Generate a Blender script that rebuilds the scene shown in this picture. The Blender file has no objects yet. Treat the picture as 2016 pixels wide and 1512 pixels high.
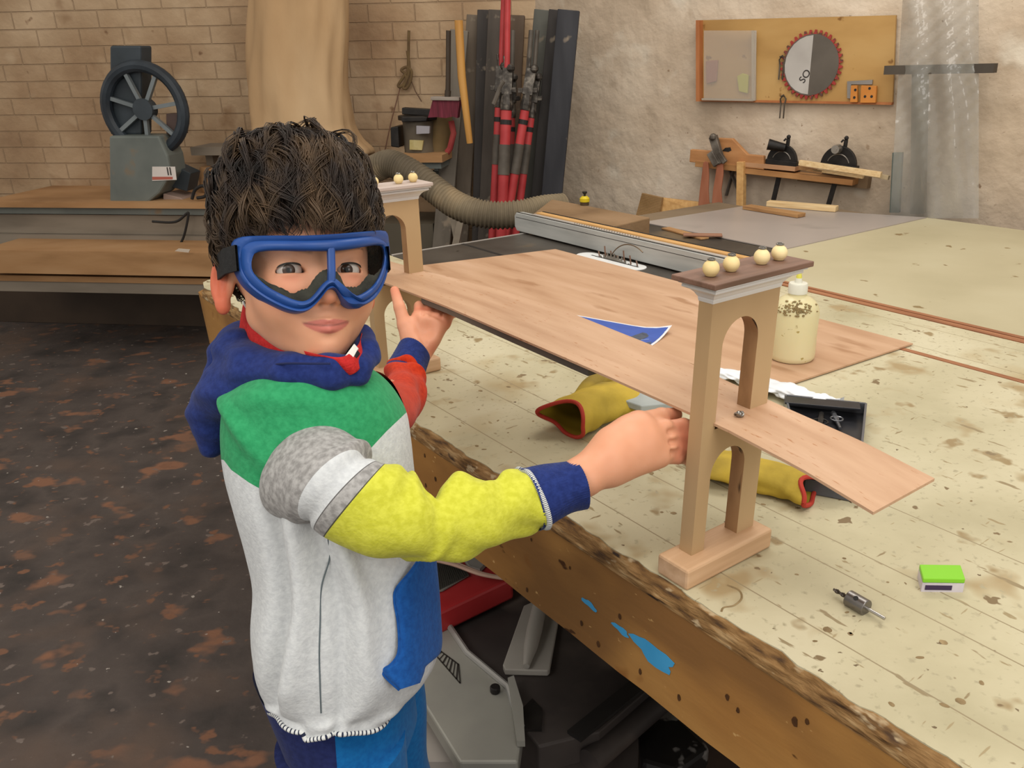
import bpy, bmesh, math, random
import numpy as np
from mathutils import Vector, Matrix
rnd = random.Random(7)
scene = bpy.context.scene
col = scene.collection
# ------------------------------------------------------------------ camera
CX, CY, FL, HC = 1079.0, 780.0, 1660.0, 1.38
_p, _r = math.radians(22.17), math.radians(-0.9)
R0 = np.array([1., 0, 0]); U0 = np.array([0, math.sin(_p), math.cos(_p)]); CD = np.array([0, math.cos(_p), -math.sin(_p)])
CR = R0*math.cos(_r)+U0*math.sin(_r); CU = -R0*math.sin(_r)+U0*math.cos(_r)
CO = np.array([0, 0, HC])
cam_d = bpy.data.cameras.new('camera'); cam = bpy.data.objects.new('camera', cam_d); col.objects.link(cam)
cam_d.sensor_width = 36; cam_d.lens = FL*36/2016; cam_d.shift_x = -(CX-1008)/2016; cam_d.shift_y = (CY-756)/2016
cam_d.clip_start = .02
cam.matrix_world = Matrix(((CR[0], CU[0], -CD[0], 0), (CR[1], CU[1], -CD[1], 0), (CR[2], CU[2], -CD[2], HC), (0, 0, 0, 1)))
scene.camera = cam
# ------------------------------------------------------------------ light and exposure
scene.view_settings.view_transform = 'Standard'; scene.view_settings.look = 'None'
scene.view_settings.gamma = 1; scene.view_settings.use_curve_mapping = False
scene.view_settings.exposure = 0.0
w = bpy.data.worlds.new('world'); scene.world = w; w.use_nodes = True
w.node_tree.nodes['Background'].inputs[0].default_value = (1, .95, .88, 1)
w.node_tree.nodes['Background'].inputs[1].default_value = .68
def area(name, loc, target, size, power, colr):
    l = bpy.data.lights.new(name, 'AREA'); l.shape = 'RECTANGLE'; l.size, l.size_y = size; l.energy = power; l.color = colr
    o = bpy.data.objects.new(name, l); col.objects.link(o); o.location = loc
    o.rotation_euler = (Vector(target)-Vector(loc)).to_track_quat('-Z', 'Y').to_euler(); return o
area('ceiling_lamp_near', (.5, .1, 2.9), (.3, 1.0, .8), (1.6, 1.2), 26, (1, .96, .9))
area('ceiling_lamp_far', (.6, 2.4, 2.9), (.6, 2.6, .8), (1.8, .6), 26, (1, .95, .87))
area('ceiling_lamp_left', (-1.7, 2.4, 2.9), (-1.4, 3.2, .5), (.8, .6), 5, (1, .9, .75))
area('added_fill_behind', (-1.6, -.8, 2.7), (-.1, 1.0, .8), (1.4, 1.0), 26, (1, .95, .88))  # fill light added behind left to brighten the rail and tower ends
area('window_light', (2.0, -1.5, 2.0), (0, 1.2, .9), (1.2, 1.2), 18, (1, .98, .95))
# ------------------------------------------------------------------ point helpers
def P(px, py, d): return CO+d*(CD+(px-CX)/FL*CR-(py-CY)/FL*CU)          # a photo pixel at an axial distance
def Z(px, py, z):
    r = CD+(px-CX)/FL*CR-(py-CY)/FL*CU; return CO+r*((z-HC)/r[2])
def onplane(px, py, q, n):
    r = CD+(px-CX)/FL*CR-(py-CY)/FL*CU; q = np.array(q); n = np.array(n); return CO+r*(((q-CO)@n)/(r@n))
AZ = math.radians(37.2)
EA = np.array([math.cos(AZ), math.sin(AZ), 0]); EB = np.array([-math.sin(AZ), math.cos(AZ), 0])
T0 = np.array([.1568, .817, .8])
def W(a, b, z=0.): return T0+a*EA+b*EB+np.array([0, 0, z])              # bench frame -> world
def AB(v): v = np.array(v)-T0; return float(v@EA), float(v@EB), float(v[2])
MAB = Matrix(((EA[0], EB[0], 0), (EA[1], EB[1], 0), (0, 0, 1)))
def lin(h):
    h = h.lstrip('#'); c = [int(h[i:i+2], 16)/255 for i in (0, 2, 4)]
    return tuple((x/12.92 if x <= .04045 else ((x+.055)/1.055)**2.4) for x in c)+(1,)
# ------------------------------------------------------------------ mesh builder
class MB:
    def __init__(s): s.v = []; s.f = []; s.m = []
    def add(s, vs, fs, mi=0):
        o = len(s.v); s.v += [tuple(map(float, v)) for v in vs]; s.f += [tuple(i+o for i in f) for f in fs]; s.m += [mi]*len(fs); return s
    def frame(s, c, ax, sz, mi=0):                                       # box: centre, 3 unit axes, full sizes
        c = np.array(c, float); A = [np.array(a, float)*h/2 for a, h in zip(ax, sz)]
        vs = [c+i*A[0]+j*A[1]+k*A[2] for i in (-1, 1) for j in (-1, 1) for k in (-1, 1)]
        return s.add(vs, [(0, 1, 3, 2), (4, 6, 7, 5), (0, 4, 5, 1), (2, 3, 7, 6), (0, 2, 6, 4), (1, 5, 7, 3)], mi)
    def ab(s, a0, a1, b0, b1, z0, z1, mi=0):
        return s.frame(W((a0+a1)/2, (b0+b1)/2, (z0+z1)/2), (EA, EB, (0, 0, 1)), (a1-a0, b1-b0, z1-z0), mi)
    def beam(s, p0, p1, wd, th, n=(0, 0, 1), mi=0):                      # bar from p0 to p1, th measured along n
        p0 = np.array(p0, float); p1 = np.array(p1, float); x = p1-p0; L = np.linalg.norm(x); x = x/L
        n = np.array(n, float); n = n-x*(n@x); n /= np.linalg.norm(n); y = np.cross(n, x)
        return s.frame((p0+p1)/2, (x, y, n), (L, wd, th), mi)
    def tube(s, pts, rad, n=12, cap=True, closed=False, mi=0, flat=None, up=None):
        pts = [np.array(p, float) for p in pts]; N = len(pts)
        if not hasattr(rad, '__len__'): rad = [rad]*N
        vs = []; prev = None
        for i in range(N):
            if closed: t = pts[(i+1) % N]-pts[i-1]
            else: t = pts[min(i+1, N-1)]-pts[max(i-1, 0)]
            t = t/(np.linalg.norm(t)+1e-12)
            if prev is None:
                u = np.array(up, float) if up is not None else (np.array([0, 0, 1.]) if abs(t[2]) < .9 else np.array([1., 0, 0]))
            else: u = prev
            u = u-t*(u@t); u /= np.linalg.norm(u); prev = u; b = np.cross(t, u)
            fl = flat[i] if flat is not None and hasattr(flat, '__len__') else (flat or 1)
            for k in range(n):
                a = 2*math.pi*k/n; vs.append(pts[i]+rad[i]*(math.cos(a)*u*fl+math.sin(a)*b))
        fs = []
        for i in range(N if closed else N-1):
            j = (i+1) % N
            for k in range(n): fs.append((i*n+k, i*n+(k+1) % n, j*n+(k+1) % n, j*n+k))
        if cap and not closed: fs.append(tuple(range(n))[::-1]); fs.append(tuple((N-1)*n+k for k in range(n)))
        return s.add(vs, fs, mi)
    def cyl(s, p0, p1, r0, r1=None, n=20, mi=0): return s.tube([p0, p1], [r0, r0 if r1 is None else r1], n, mi=mi)
    def lathe(s, c, axis, prof, n=28, mi=0):                             # prof: (radius, height)
        c = np.array(c, float); ax = np.array(axis, float); ax /= np.linalg.norm(ax)
        u = np.cross(ax, [1, 0, 0]) if abs(ax[0]) < .9 else np.cross(ax, [0, 1, 0]); u /= np.linalg.norm(u); v = np.cross(ax, u)
        vs = []; N = len(prof)
        for r, h in prof:
            for k in range(n):
                a = 2*math.pi*k/n; vs.append(c+ax*h+max(r, 1e-5)*(math.cos(a)*u+math.sin(a)*v))
        fs = [(i*n+k, i*n+(k+1) % n, (i+1)*n+(k+1) % n, (i+1)*n+k) for i in range(N-1) for k in range(n)]
        fs.append(tuple(range(n))[::-1]); fs.append(tuple((N-1)*n+k for k in range(n)))
        return s.add(vs, fs, mi)
    def prism(s, pts, off, mi=0, mside=None):                             # planar polygon (3-D points) extruded by off
        off = np.array(off, float); n = len(pts); vs = [np.array(p, float) for p in pts]+[np.array(p, float)+off for p in pts]
        s.add(vs, [tuple(range(n))[::-1], tuple(range(n, 2*n))], mi); o = len(s.v)-2*n
        s.f += [(o+i, o+(i+1) % n, o+n+(i+1) % n, o+n+i) for i in range(n)]; s.m += [mi if mside is None else mside]*n
        return s
    def grid(s, rows, mi=0, closed=False):                               # rows of points
        n = len(rows[0]); vs = [p for r in rows for p in r]
        kk = n if closed else n-1
        return s.add(vs, [(i*n+k, i*n+(k+1) % n, (i+1)*n+(k+1) % n, (i+1)*n+k) for i in range(len(rows)-1) for k in range(kk)], mi)
    def slab(s, rows, off, mi=0):                                         # grid with thickness
        off = np.array(off, float); n = len(rows[0]); m = len(rows); a = [p for r in rows for p in r]; b = [np.array(p)+off for p in a]
        q = [(i*n+k, i*n+k+1, (i+1)*n+k+1, (i+1)*n+k) for i in range(m-1) for k in range(n-1)]
        N = n*m; fs = q+[tuple(x+N for x in f[::-1]) for f in q]
        per = [k for k in range(n)]+[i*n+n-1 for i in range(1, m)]+[(m-1)*n+k for k in range(n-2, -1, -1)]+[i*n for i in range(m-2, 0, -1)]
        for i in range(len(per)):
            x, y = per[i], per[(i+1) % len(per)]; fs.append((y, x, x+N, y+N))
        return s.add(a+b, fs, mi)
    def ball(s, c, r, n=20, mi=0, sq=(1, 1, 1)):
        rows = []
        for i in range(n//2+1):
            t = math.pi*i/(n//2); rows.append([np.array(c)+r*np.array([sq[0]*math.sin(t)*math.cos(2*math.pi*k/n), sq[1]*math.sin(t)*math.sin(2*math.pi*k/n), sq[2]*math.cos(t)]) for k in range(n)])
        return s.grid(rows, mi, closed=True)
WM = {}
def thing(name, label, cat, loc=(0, 0, 0), rz=0., group=None):
    o = bpy.data.objects.new(name, None); col.objects.link(o); o.location = loc; o.rotation_euler = (0, 0, rz); o.empty_display_size = .05
    o['label'] = label; o['category'] = cat
    if group: o['group'] = group
    WM[o.name] = Matrix.Translation(loc) @ Matrix.Rotation(rz, 4, 'Z'); return o
def mk(name, mb, mats, parent=None, smooth=False, bevel=0, seg=2, loc=None, rz=0., label=None, cat=None, group=None, kind=None, ang=35, attrs=None, weld=False):
    if parent is not None: M_ = WM[parent.name]
    else:
        if loc is None: loc = tuple(np.mean(np.array(mb.v), axis=0))
        M_ = Matrix.Translation(loc) @ Matrix.Rotation(rz, 4, 'Z')
    inv = np.array(M_.inverted()); V = np.array(mb.v); V = V@inv[:3, :3].T+inv[:3, 3]
    me = bpy.data.meshes.new(name); me.from_pydata([tuple(v) for v in V], [], mb.f)
    if not isinstance(mats, (list, tuple)): mats = [mats]
    for m in mats: me.materials.append(m)
    if len(mats) > 1: me.polygons.foreach_set('material_index', mb.m)
    if attrs:
        for k, a in attrs.items():
            at = me.attributes.new(k, 'FLOAT', 'POINT'); at.data.foreach_set('value', np.asarray(a, dtype=np.float32))
    bm = bmesh.new(); bm.from_mesh(me)
    if weld: bmesh.ops.remove_doubles(bm, verts=bm.verts, dist=1e-5)
    bmesh.ops.recalc_face_normals(bm, faces=bm.faces); bm.to_mesh(me); bm.free()
    if smooth:
        me.polygons.foreach_set('use_smooth', [True]*len(me.polygons))
        if ang: 
            try: me.set_sharp_from_angle(angle=math.radians(ang))
            except Exception: pass
    me.update()
    o = bpy.data.objects.new(name, me); col.objects.link(o); WM[o.name] = M_
    if parent is not None: o.parent = parent
    else: o.location = loc; o.rotation_euler = (0, 0, rz)
    if bevel:
        b = o.modifiers.new('bevel', 'BEVEL'); b.width = bevel; b.segments = seg; b.limit_method = 'ANGLE'; b.angle_limit = math.radians(40)
    if label: o['label'] = label
    if cat: o['category'] = cat
    if group: o['group'] = group
    if kind: o['kind'] = kind
    return o
def dup(o, delta, label=None, parent=None):                              # copy of a thing or part with its children
    c = o.copy(); col.objects.link(c); WM[c.name] = WM[o.name].copy()
    if parent is not None: c.parent = parent
    if delta is not None:
        c.location = Vector(o.location)+Vector(delta)
    if label: c['label'] = label
    for ch in o.children: dup(ch, None, parent=c)
    return c
# ------------------------------------------------------------------ materials
def M(name, cols, nscale=6, sc=(1, 1, 1), rough=.6, bump=0., bscale=60, metal=0., spots=(), lines=(), detail=5, dist=.0, span=(.3, .7), spec=.4, trans=0., alpha=1., ior=1.45, sheen=0., sss=0., bsc=None, coat=0, brick=None, bd=.004):
    m = bpy.data.materials.new(name); m.use_nodes = True; nt = m.node_tree; N = nt.nodes; L = nt.links
    b = N['Principled BSDF']; tc = N.new('ShaderNodeTexCoord')
    def mapped(s):
        mp = N.new('ShaderNodeMapping'); mp.inputs['Scale'].default_value = s; L.new(tc.outputs['Object'], mp.inputs[0]); return mp.outputs[0]
    def noise(scale, s=(1, 1, 1), det=4, di=0.):
        n = N.new('ShaderNodeTexNoise'); n.inputs['Scale'].default_value = scale; n.inputs['Detail'].default_value = det; n.inputs['Distortion'].default_value = di
        L.new(mapped(s), n.inputs['Vector']); return n.outputs['Fac']
    def mixc(f, a, c):
        mx = N.new('ShaderNodeMix'); mx.data_type = 'RGBA'; L.new(f, mx.inputs[0])
        if isinstance(a, tuple): mx.inputs[6].default_value = a
        else: L.new(a, mx.inputs[6])
        if isinstance(c, tuple): mx.inputs[7].default_value = c
        else: L.new(c, mx.inputs[7])
        return mx.outputs[2]
    cs = [lin(c) for c in cols]
    if len(cs) == 1: cur = None; b.inputs['Base Color'].default_value = cs[0]; curc = cs[0]
    else:
        cr = N.new('ShaderNodeValToRGB'); e = cr.color_ramp.elements
        while len(e) < len(cs): e.new(.5)
        for i, c in enumerate(cs): e[i].position = span[0]+(span[1]-span[0])*i/(len(cs)-1); e[i].color = c
        L.new(noise(nscale, sc, detail, dist), cr.inputs[0]); curc = cr.outputs[0]
    hgt = []
    if brick:                                                            # brick courses: (width, height, mortar colour)
        sx = N.new('ShaderNodeSeparateXYZ'); cb = N.new('ShaderNodeCombineXYZ'); L.new(tc.outputs['Object'], sx.inputs[0])
        L.new(sx.outputs['X'], cb.inputs['X']); L.new(sx.outputs['Z'], cb.inputs['Y'])
        bt = N.new('ShaderNodeTexBrick'); bt.inputs['Scale'].default_value = 1; bt.inputs['Brick Width'].default_value = brick[0]; bt.inputs['Row Height'].default_value = brick[1]
        bt.inputs['Mortar Size'].default_value = .004; bt.inputs['Mortar Smooth'].default_value = .6; L.new(cb.outputs[0], bt.inputs['Vector'])
        bt.inputs['Color1'].default_value = (1, 1, 1, 1); bt.inputs['Color2'].default_value = (1, 1, 1, 1); bt.inputs['Mortar'].default_value = (0, 0, 0, 1)
        nm = N.new('ShaderNodeMath'); nm.operation = 'MULTIPLY'; L.new(bt.outputs['Fac'], nm.inputs[0]); L.new(noise(3.5), nm.inputs[1])
        curc = mixc(nm.outputs[0], curc, lin(brick[2])); hgt.append((bt.outputs['Fac'], -.4))
    for sp in spots:                                                     # (scale, threshold, softness, colour, stretch)
        mr = N.new('ShaderNodeMapRange'); mr.inputs[1].default_value = sp[1]; mr.inputs[2].default_value = sp[1]+sp[2]
        L.new(noise(sp[0], sp[4] if len(sp) > 4 else (1, 1, 1), 3), mr.inputs[0]); curc = mixc(mr.outputs[0], curc, lin(sp[3]))
    for ln in lines:                                                     # (axis, position, half width, colour)
        sx = N.new('ShaderNodeSeparateXYZ'); L.new(tc.outputs['Object'], sx.inputs[0])
        s_ = N.new('ShaderNodeMath'); s_.operation = 'SUBTRACT'; L.new(sx.outputs[ln[0]], s_.inputs[0]); s_.inputs[1].default_value = ln[1]
        ab = N.new('ShaderNodeMath'); ab.operation = 'ABSOLUTE'; L.new(s_.outputs[0], ab.inputs[0])
        lt = N.new('ShaderNodeMath'); lt.operation = 'LESS_THAN'; L.new(ab.outputs[0], lt.inputs[0]); lt.inputs[1].default_value = ln[2]
        curc = mixc(lt.outputs[0], curc, lin(ln[3]))
    if not isinstance(curc, tuple): L.new(curc, b.inputs['Base Color'])
    b.inputs['Roughness'].default_value = rough; b.inputs['Metallic'].default_value = metal; b.inputs['Specular IOR Level'].default_value = spec
    b.inputs['Transmission Weight'].default_value = trans; b.inputs['Alpha'].default_value = alpha; b.inputs['IOR'].default_value = ior
    b.inputs['Sheen Weight'].default_value = sheen; b.inputs['Coat Weight'].default_value = coat
    if sss: b.inputs['Subsurface Weight'].default_value = sss; b.inputs['Subsurface Radius'].default_value = (.012, .005, .003); b.inputs['Subsurface Scale'].default_value = .5
    if bump:
        h = noise(bscale, bsc or sc, 5)
        for hh, k in hgt:
            ma = N.new('ShaderNodeMath'); ma.operation = 'MULTIPLY_ADD'; L.new(hh, ma.inputs[0]); ma.inputs[1].default_value = k; L.new(h, ma.inputs[2]); h = ma.outputs[0]
        bp = N.new('ShaderNodeBump'); bp.inputs['Strength'].default_value = bump; bp.inputs['Distance'].default_value = bd; L.new(h, bp.inputs['Height']); L.new(bp.outputs[0], b.inputs['Normal'])
    return m
def bez(pts, n):                                                        # Catmull-Rom through rows of numbers
    pts = [np.array(p, float) for p in pts]; pts = [2*pts[0]-pts[1]]+pts+[2*pts[-1]-pts[-2]]; out = []
    m = len(pts)-3
    for i in range(n):
        t = i/(n-1)*m; k = min(int(t), m-1); t -= k; a, b, c, d = pts[k:k+4]
        out.append(.5*((2*b)+(c-a)*t+(2*a-5*b+4*c-d)*t*t+(3*b-a-3*c+d)*t**3))
    return out
# ================================================================== THE ROOM
QR = np.array([1.5, 3.2, 0]); DR = np.array([-.766, .643, 0]); NR = np.array([-.643, -.766, 0])
CORNER = QR+DR*2.0
DL = np.array([-1, .13, 0]); DL /= np.linalg.norm(DL); NL = np.array([-.13, -1, 0]); NL /= np.linalg.norm(NL)
def RW(px, py, off=0.): return onplane(px, py, QR+NR*off, NR)
def LW(px, py, off=0.): return onplane(px, py, CORNER+NL*off, NL)
UP = np.array([0, 0, 1.])
m_plaster = M('painted_plaster', ['a3917c', 'bba892', 'c8b7a2', 'd0c1ae'], 2.2, rough=.85, bump=.9, bscale=12, bd=.016, spots=[(7, .62, .14, 'a8957f'), (38, .69, .05, '8a735c'), (4, .60, .1, 'cfc3b1'), (16, .70, .06, '96816a')])
m_brick = M('dusty_painted_brick', ['93765a', 'a78a6b', 'b59a7b', 'c4aa8b'], 2.2, rough=.9, bump=.9, bscale=12, bd=.014, brick=(.24, .085, 'a08467'), spots=[(5, .60, .15, '8f7052'), (11, .68, .06, '82644a'), (3, .62, .12, 'c9b294')])
m_floor = M('worn_concrete_floor', ['35302d', '453d39', '4f4641', '3a3431'], 5, sc=(1, 1, 1), rough=.8, bump=.5, bscale=40,
            spots=[(6, .60, .07, '7c5742', (1, 1.3, 1)), (14, .62, .06, '74513d', (1, 1.2, 1)), (40, .70, .03, 'a39b92'), (3, .52, .2, '5a4a40'), (20, .66, .03, '6b5f58')])
def wall(name, o, d, n, L, h, m):
    mb = MB(); o = np.array(o); mb.frame(o+d*L/2-n*.06+UP*h/2, (d, n, UP), (L, .12, h))
    ob = mk(name, mb, m, loc=tuple(o), rz=math.atan2(d[1], d[0]), kind='structure', label=None); return ob
wall('wall_right', QR-DR*2.6, DR, NR, 2.6+2.0, 2.6, m_plaster)
wall('wall_left', CORNER, DL, NL, 6.5, 2.6, m_brick)
mb = MB(); mb.frame((-1.5, 2.2, -.05), ((1, 0, 0), (0, 1, 0), UP), (12, 8, .1)); mk('floor', mb, m_floor, loc=(0, 2.2, 0), kind='structure')

# ================================================================== WORKBENCH
wood_o = dict(rough=.55, detail=6)
m_top = M('bench_top_paint', ['a89f80', 'b8af90', 'c2b99b', 'c9c1a5'], 3.5, rough=.62, bump=.35, bscale=30,
          spots=[(9, .60, .10, 'a18d68'), (14, .66, .05, '94805c'), (28, .69, .02, '7a674a'), (60, .70, .02, '6b5a42'), (90, .60, .12, 'a1987c'), (24, .68, .03, '968664', (4, 1, 1)), (20, .70, .03, '9c8c6a', (1, 7, 1)), (13, .70, .02, '8f7f60', (5, 1, 1)), (16, .72, .02, '8a7858', (1, 5, 1)), (4, .60, .14, 'a8946c'), (3, .56, .2, 'b3a88a')],
          lines=[('X', v, .0009, '8f8164') for v in (.06-.3, .172-.3, .226-.3, .358-.3)])
m_edge = M('splintered_edge', ['4a3420', '75552f', '8f6d43', 'a88a60'], 70, sc=(1, .35, 2), rough=.8, bump=1, bscale=90, spots=[(25, .66, .04, '33241a', (1, .5, 2)), (60, .62, .06, 'b09a78', (1, .4, 1))])
m_rail = M('varnished_rail', ['8a5f30', 'a0723c', 'ae8046', 'a0703a'], 4, sc=(1, .3, 1), rough=.42, bump=.4, bscale=30, spots=[(5, .55, .12, '8a6236', (1, .5, 1)), (70, .70, .03, 'c9a066', (1, .5, 1)), (22, .69, .03, '4a2c12', (1, .8, 1.4)), (40, .72, .03, 'd8b070'), (9, .66, .05, '8a5a2a')])
bench = thing('workbench', 'long cream painted workbench with a brown wooden side rail beside the boy', 'workbench', tuple(W(.3, .4, -.8)), AZ)
def nz(t, s=0): return .5*math.sin(t*37+s)+.3*math.sin(t*91+s*2)+.2*math.sin(t*173+s*3)+.25*math.sin(t*411+s)
mb = MB(); pts = []
bs = np.arange(-1.25, 1.80, .012)
edge = [W(.004*nz(b)-.002, b) for b in bs]
rc = [(.004, 1.83), (.012, 1.86), (.03, 1.878), (.06, 1.885)]
poly = [*edge, *[W(a, b) for a, b in rc], W(.572, 1.885), W(.572, .965), W(.958, .965), W(.958, -1.25)]
mb.prism(poly, (0, 0, -.012)); mk('bench_top', mb, m_top, bench)
mb = MB(); rows = []
for b in bs:
    e0 = .004*nz(b)-.002
    rows.append([W(.03, b, -.004), W(e0+.001, b, -.0006), W(e0-.004, b, -.005-.002*nz(b, 1)), W(-.010+.003*nz(b, 2), b, -.012), W(-.013+.0015*nz(b, 4), b, -.021), W(-.013, b, -.026), W(.03, b, -.026)])
mb.grid(rows); mk('splintered_edge_strip', mb, m_edge, bench, smooth=True, label='worn splintered brown edge of the top')
mb = MB(); rows = []
for b in np.arange(-1.25, 1.84, .05): rows.append([W(.025, b, -.026), W(-.012, b, -.026), W(-.012, b, -.175+.002*nz(b)), W(.025, b, -.175)])
for (a, b) in ((-.004, 1.865), (.012, 1.882), (.05, 1.887), (.3, 1.887), (.57, 1.887)): rows.append([W(a+.02, b-.03, -.026), W(a, b, -.026), W(a+.006, b-.002, -.175), W(a+.02, b-.03, -.175)])
mb.grid(rows); rail = mk('side_rail', mb, m_rail, bench, smooth=True, ang=50)
m_bluep = M('blue_paint', ['3d97cc', '49a3d6'], 20, rough=.5)
mb = MB()
def blob(mb, px, py, rx, ry, ang, s, offn=.0006):
    q = W(-.012, 0)-EA*offn; c = onplane(px, py, q, EA); pts = []
    for k in range(18):
        t = 2*math.pi*k/18; r = 1+.18*math.sin(3*t+s)+.12*math.sin(5*t+2*s)
        u = rx*r*math.cos(t); v = ry*r*math.sin(t); pts.append(c+EB*(u*math.cos(ang)-v*math.sin(ang))+UP*(u*math.sin(ang)+v*math.cos(ang)))
    mb.prism(pts, -EA*.0003)
for q in ((1286, 1288, .036, .015, .08, 1), (1222, 1240, .016, .005, .1, 2), (1160, 1190, .016, .0045, .1, 3)):
    mb = MB(); blob(mb, *q); mk('blue_paint_mark', mb, m_bluep, rail)
m_dent = M('dent_dark', ['3a2410', '5a3a1c'], 60)
for i in range(26):
    mb = MB(); b = rnd.uniform(-.3, .6); z = rnd.uniform(-.16, -.04); c = W(-.0125, b, z); s = rnd.uniform(.002, .005)
    mb.prism([c+EB*s*math.cos(t)*rnd.uniform(.6, 1)+UP*s*1.3*math.sin(t) for t in np.arange(0, 6.28, .8)], -EA*.0004); mk('nail_dent', mb, m_dent, rail)
for b in (1.72, -.9):
    mb = MB(); mb.ab(.0, .09, b, b+.09, -.8, -.026); mk('bench_leg', mb, m_rail, bench, bevel=.004)
mb = MB(); mb.ab(.5, .57, 1.75, 1.84, -.8, -.026); mk('bench_leg', mb, m_rail, bench, bevel=.004)
m_stain = M('old_stain', ['6e5a3e', '85704e', '9a8560'], 60, rough=.7)
for i in range(70):
    a = abs(rnd.gauss(.10, .16))+.012; b = rnd.uniform(-.35, 1.1)
    if a > .54: continue
    mb = MB(); s_ = rnd.uniform(.0015, .0055); c = W(a, b, .0001); el = rnd.uniform(.4, 1); an = rnd.uniform(0, 3)
    mb.prism([c+EA*(s_*math.cos(t)*math.cos(an)-s_*el*math.sin(t)*math.sin(an))*rnd.uniform(.8, 1.1)+EB*(s_*math.cos(t)*math.sin(an)+s_*el*math.sin(t)*math.cos(an)) for t in np.arange(0, 6.28, .6)], UP*.00015); mk('surface_stain', mb, m_stain, bench)
mb = MB(); mb.tube(bez([Z(x, y, .8003) for x, y in ((1432, 1152), (1455, 1162), (1460, 1178), (1445, 1192), (1425, 1196), (1420, 1204))], 24), .0012, 4); mk('curved_scratch', mb, m_stain, bench)
m_red_wood = M('red_brown_lipping', ['7a4a30', '94603f', 'a87452'], 8, sc=(6, .5, 6), rough=.5)
ot = thing('outfeed_table', 'narrow cream table section between the brown lippings behind the glue bottle', 'table', tuple(W(1.08, -.2, -.8)), AZ)
mb = MB(); mb.ab(.976, 1.19, -1.25, .965, -.03, 0); mk('table_top', mb, m_top, ot)
mb = MB(); mb.ab(.960, .975, -1.25, .965, -.03, .001); mk('wooden_lipping', mb, m_red_wood, ot, bevel=.001)
mb = MB(); mb.ab(1.192, 1.212, -1.25, .965, -.03, .002); mk('wooden_lipping', mb, m_red_wood, ot, bevel=.001)
for a, b in ((1.0, -1.2), (1.14, -1.2), (1.0, .9), (1.14, .9)):
    mb = MB(); mb.ab(a, a+.05, b, b+.05, -.8, -.03); mk('table_leg', mb, m_rail, ot)
t2 = thing('assembly_table', 'large cream table behind, reaching to the plaster wall', 'table', tuple(W(1.8, -.2, -.8)), AZ)
m_top2 = M('far_table_top', ['a99f80', 'b3a98a', 'b9b092'], 2.5, rough=.6, bump=.15, bscale=30, spots=[(16, .70, .03, '84704c')])
mb = MB(); mb.prism([W(1.237, -1.25), W(1.237, 1.068), W(2.37, 1.068), W(2.42, .2), W(1.8, -1.25)], (0, 0, -.03)); mk('table_top', mb, m_top2, t2)
mb = MB(); mb.ab(1.222, 1.236, -1.25, .965, -.03, .001); mk('wooden_lipping', mb, m_red_wood, t2, bevel=.001)
for a, b in ((1.26, .85), (2.3, .85), (1.26, -1.1), (2.2, .25)):
    mb = MB(); mb.ab(a, a+.06, b, b+.06, -.8, -.03); mk('table_leg', mb, m_rail, t2)

# ---- table saw
m_iron = M('cast_iron_top', ['37332e', '4a453f', '5a554e'], 4, rough=.45, metal=.35, spots=[(3.2, .58, .12, '7d6a50'), (20, .68, .05, '2a2724')], bump=.1)
m_alu = M('brushed_aluminium', ['9fa09d', 'acada9', 'b5b5b1'], 5, sc=(8, 1, 8), rough=.45, metal=.1)
m_alu2 = M('pale_aluminium', ['b5aea6', 'c3bdb6'], 8, rough=.4, metal=.3)
m_dark = M('dark_rubber', ['1c1a19', '262321'], 20, rough=.6)
m_ply = M('pale_ply', ['b98c55', 'c99c62', 'd2a86e'], 6, sc=(10, 1, 10), rough=.6)
saw = thing('table_saw', 'black cast iron table saw with long grey fence behind the plywood', 'table saw', tuple(W(1.1, 1.4, -.8)), AZ)
mb = MB(); mb.prism([W(.578, .97), W(1.235, .97), W(1.235, 1.072), W(1.53, 1.072), W(1.53, 1.815), W(.578, 1.815)], (0, 0, -.03)); mk('saw_table', mb, m_iron, saw, bevel=.003)
mb = MB(); mb.ab(.578, 1.13, 1.8155, 1.822, -.028, .0015); mk('table_edge', mb, m_alu2, saw, label='bright bare metal edge strip')
for a in (.83,):
    mb = MB(); mb.ab(a, a+.012, .97, 1.814, -.002, .0006); mk('mitre_slot', mb, m_dark, saw)
mb = MB(); mb.ab(.65, 1.45, 1.05, 1.75, -.8, -.03); mk('saw_cabinet', mb, M('cabinet_grey_green', ['5a6058', '666c62'], 3), saw, bevel=.01)
mb = MB(); f0, f1 = .80, 1.862
mb.prism([W(1.082, f1-.012, .006), W(1.082, f1, .02), W(1.082, f1, .056), W(1.082, f1-.01, .068), W(1.082, f0, .068), W(1.082, f0, .006)], EA*.03)
fence = mk('fence', mb, m_alu, saw, bevel=.0015)
mb = MB(); mb.ab(1.0815, 1.084, f0, f1-.01, .052, .0535); mb.ab(1.086, 1.094, f0, f1-.006, .0675, .0686); mk('fence_slot', mb, m_dark, fence)
mb = MB(); mb.ab(1.095, 1.112, f0, 1.78, .068, .070); mk('fence_cap', mb, m_alu2, fence)
mb = MB(); mb.ab(1.113, 1.137, f0, 1.775, .0, .074); mk('wooden_fence_face', mb, m_ply, fence)
mb = MB(); mb.ab(1.137, 1.143, f0, 1.775, .0, .0755); mk('fence_backing', mb, m_dark, fence)
mb = MB()
for i in range(26):
    b = 1.25+i*.012; mb.prism([W(1.096, b, .0702), W(1.098, b, .0702), W(1.110, b+.012, .0702), W(1.108, b+.012, .0702)], UP*.0004)
mk('scale_marks', mb, m_dark, fence)
mb = MB(); pts = []
i0, i1, ac, hw = 1.165, 1.445, 1.035, .036
for k in range(13):
    t = -math.pi/2+math.pi*k/12; pts.append(W(ac+hw*math.sin(t), i1-hw+hw*math.cos(t), 0))
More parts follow.
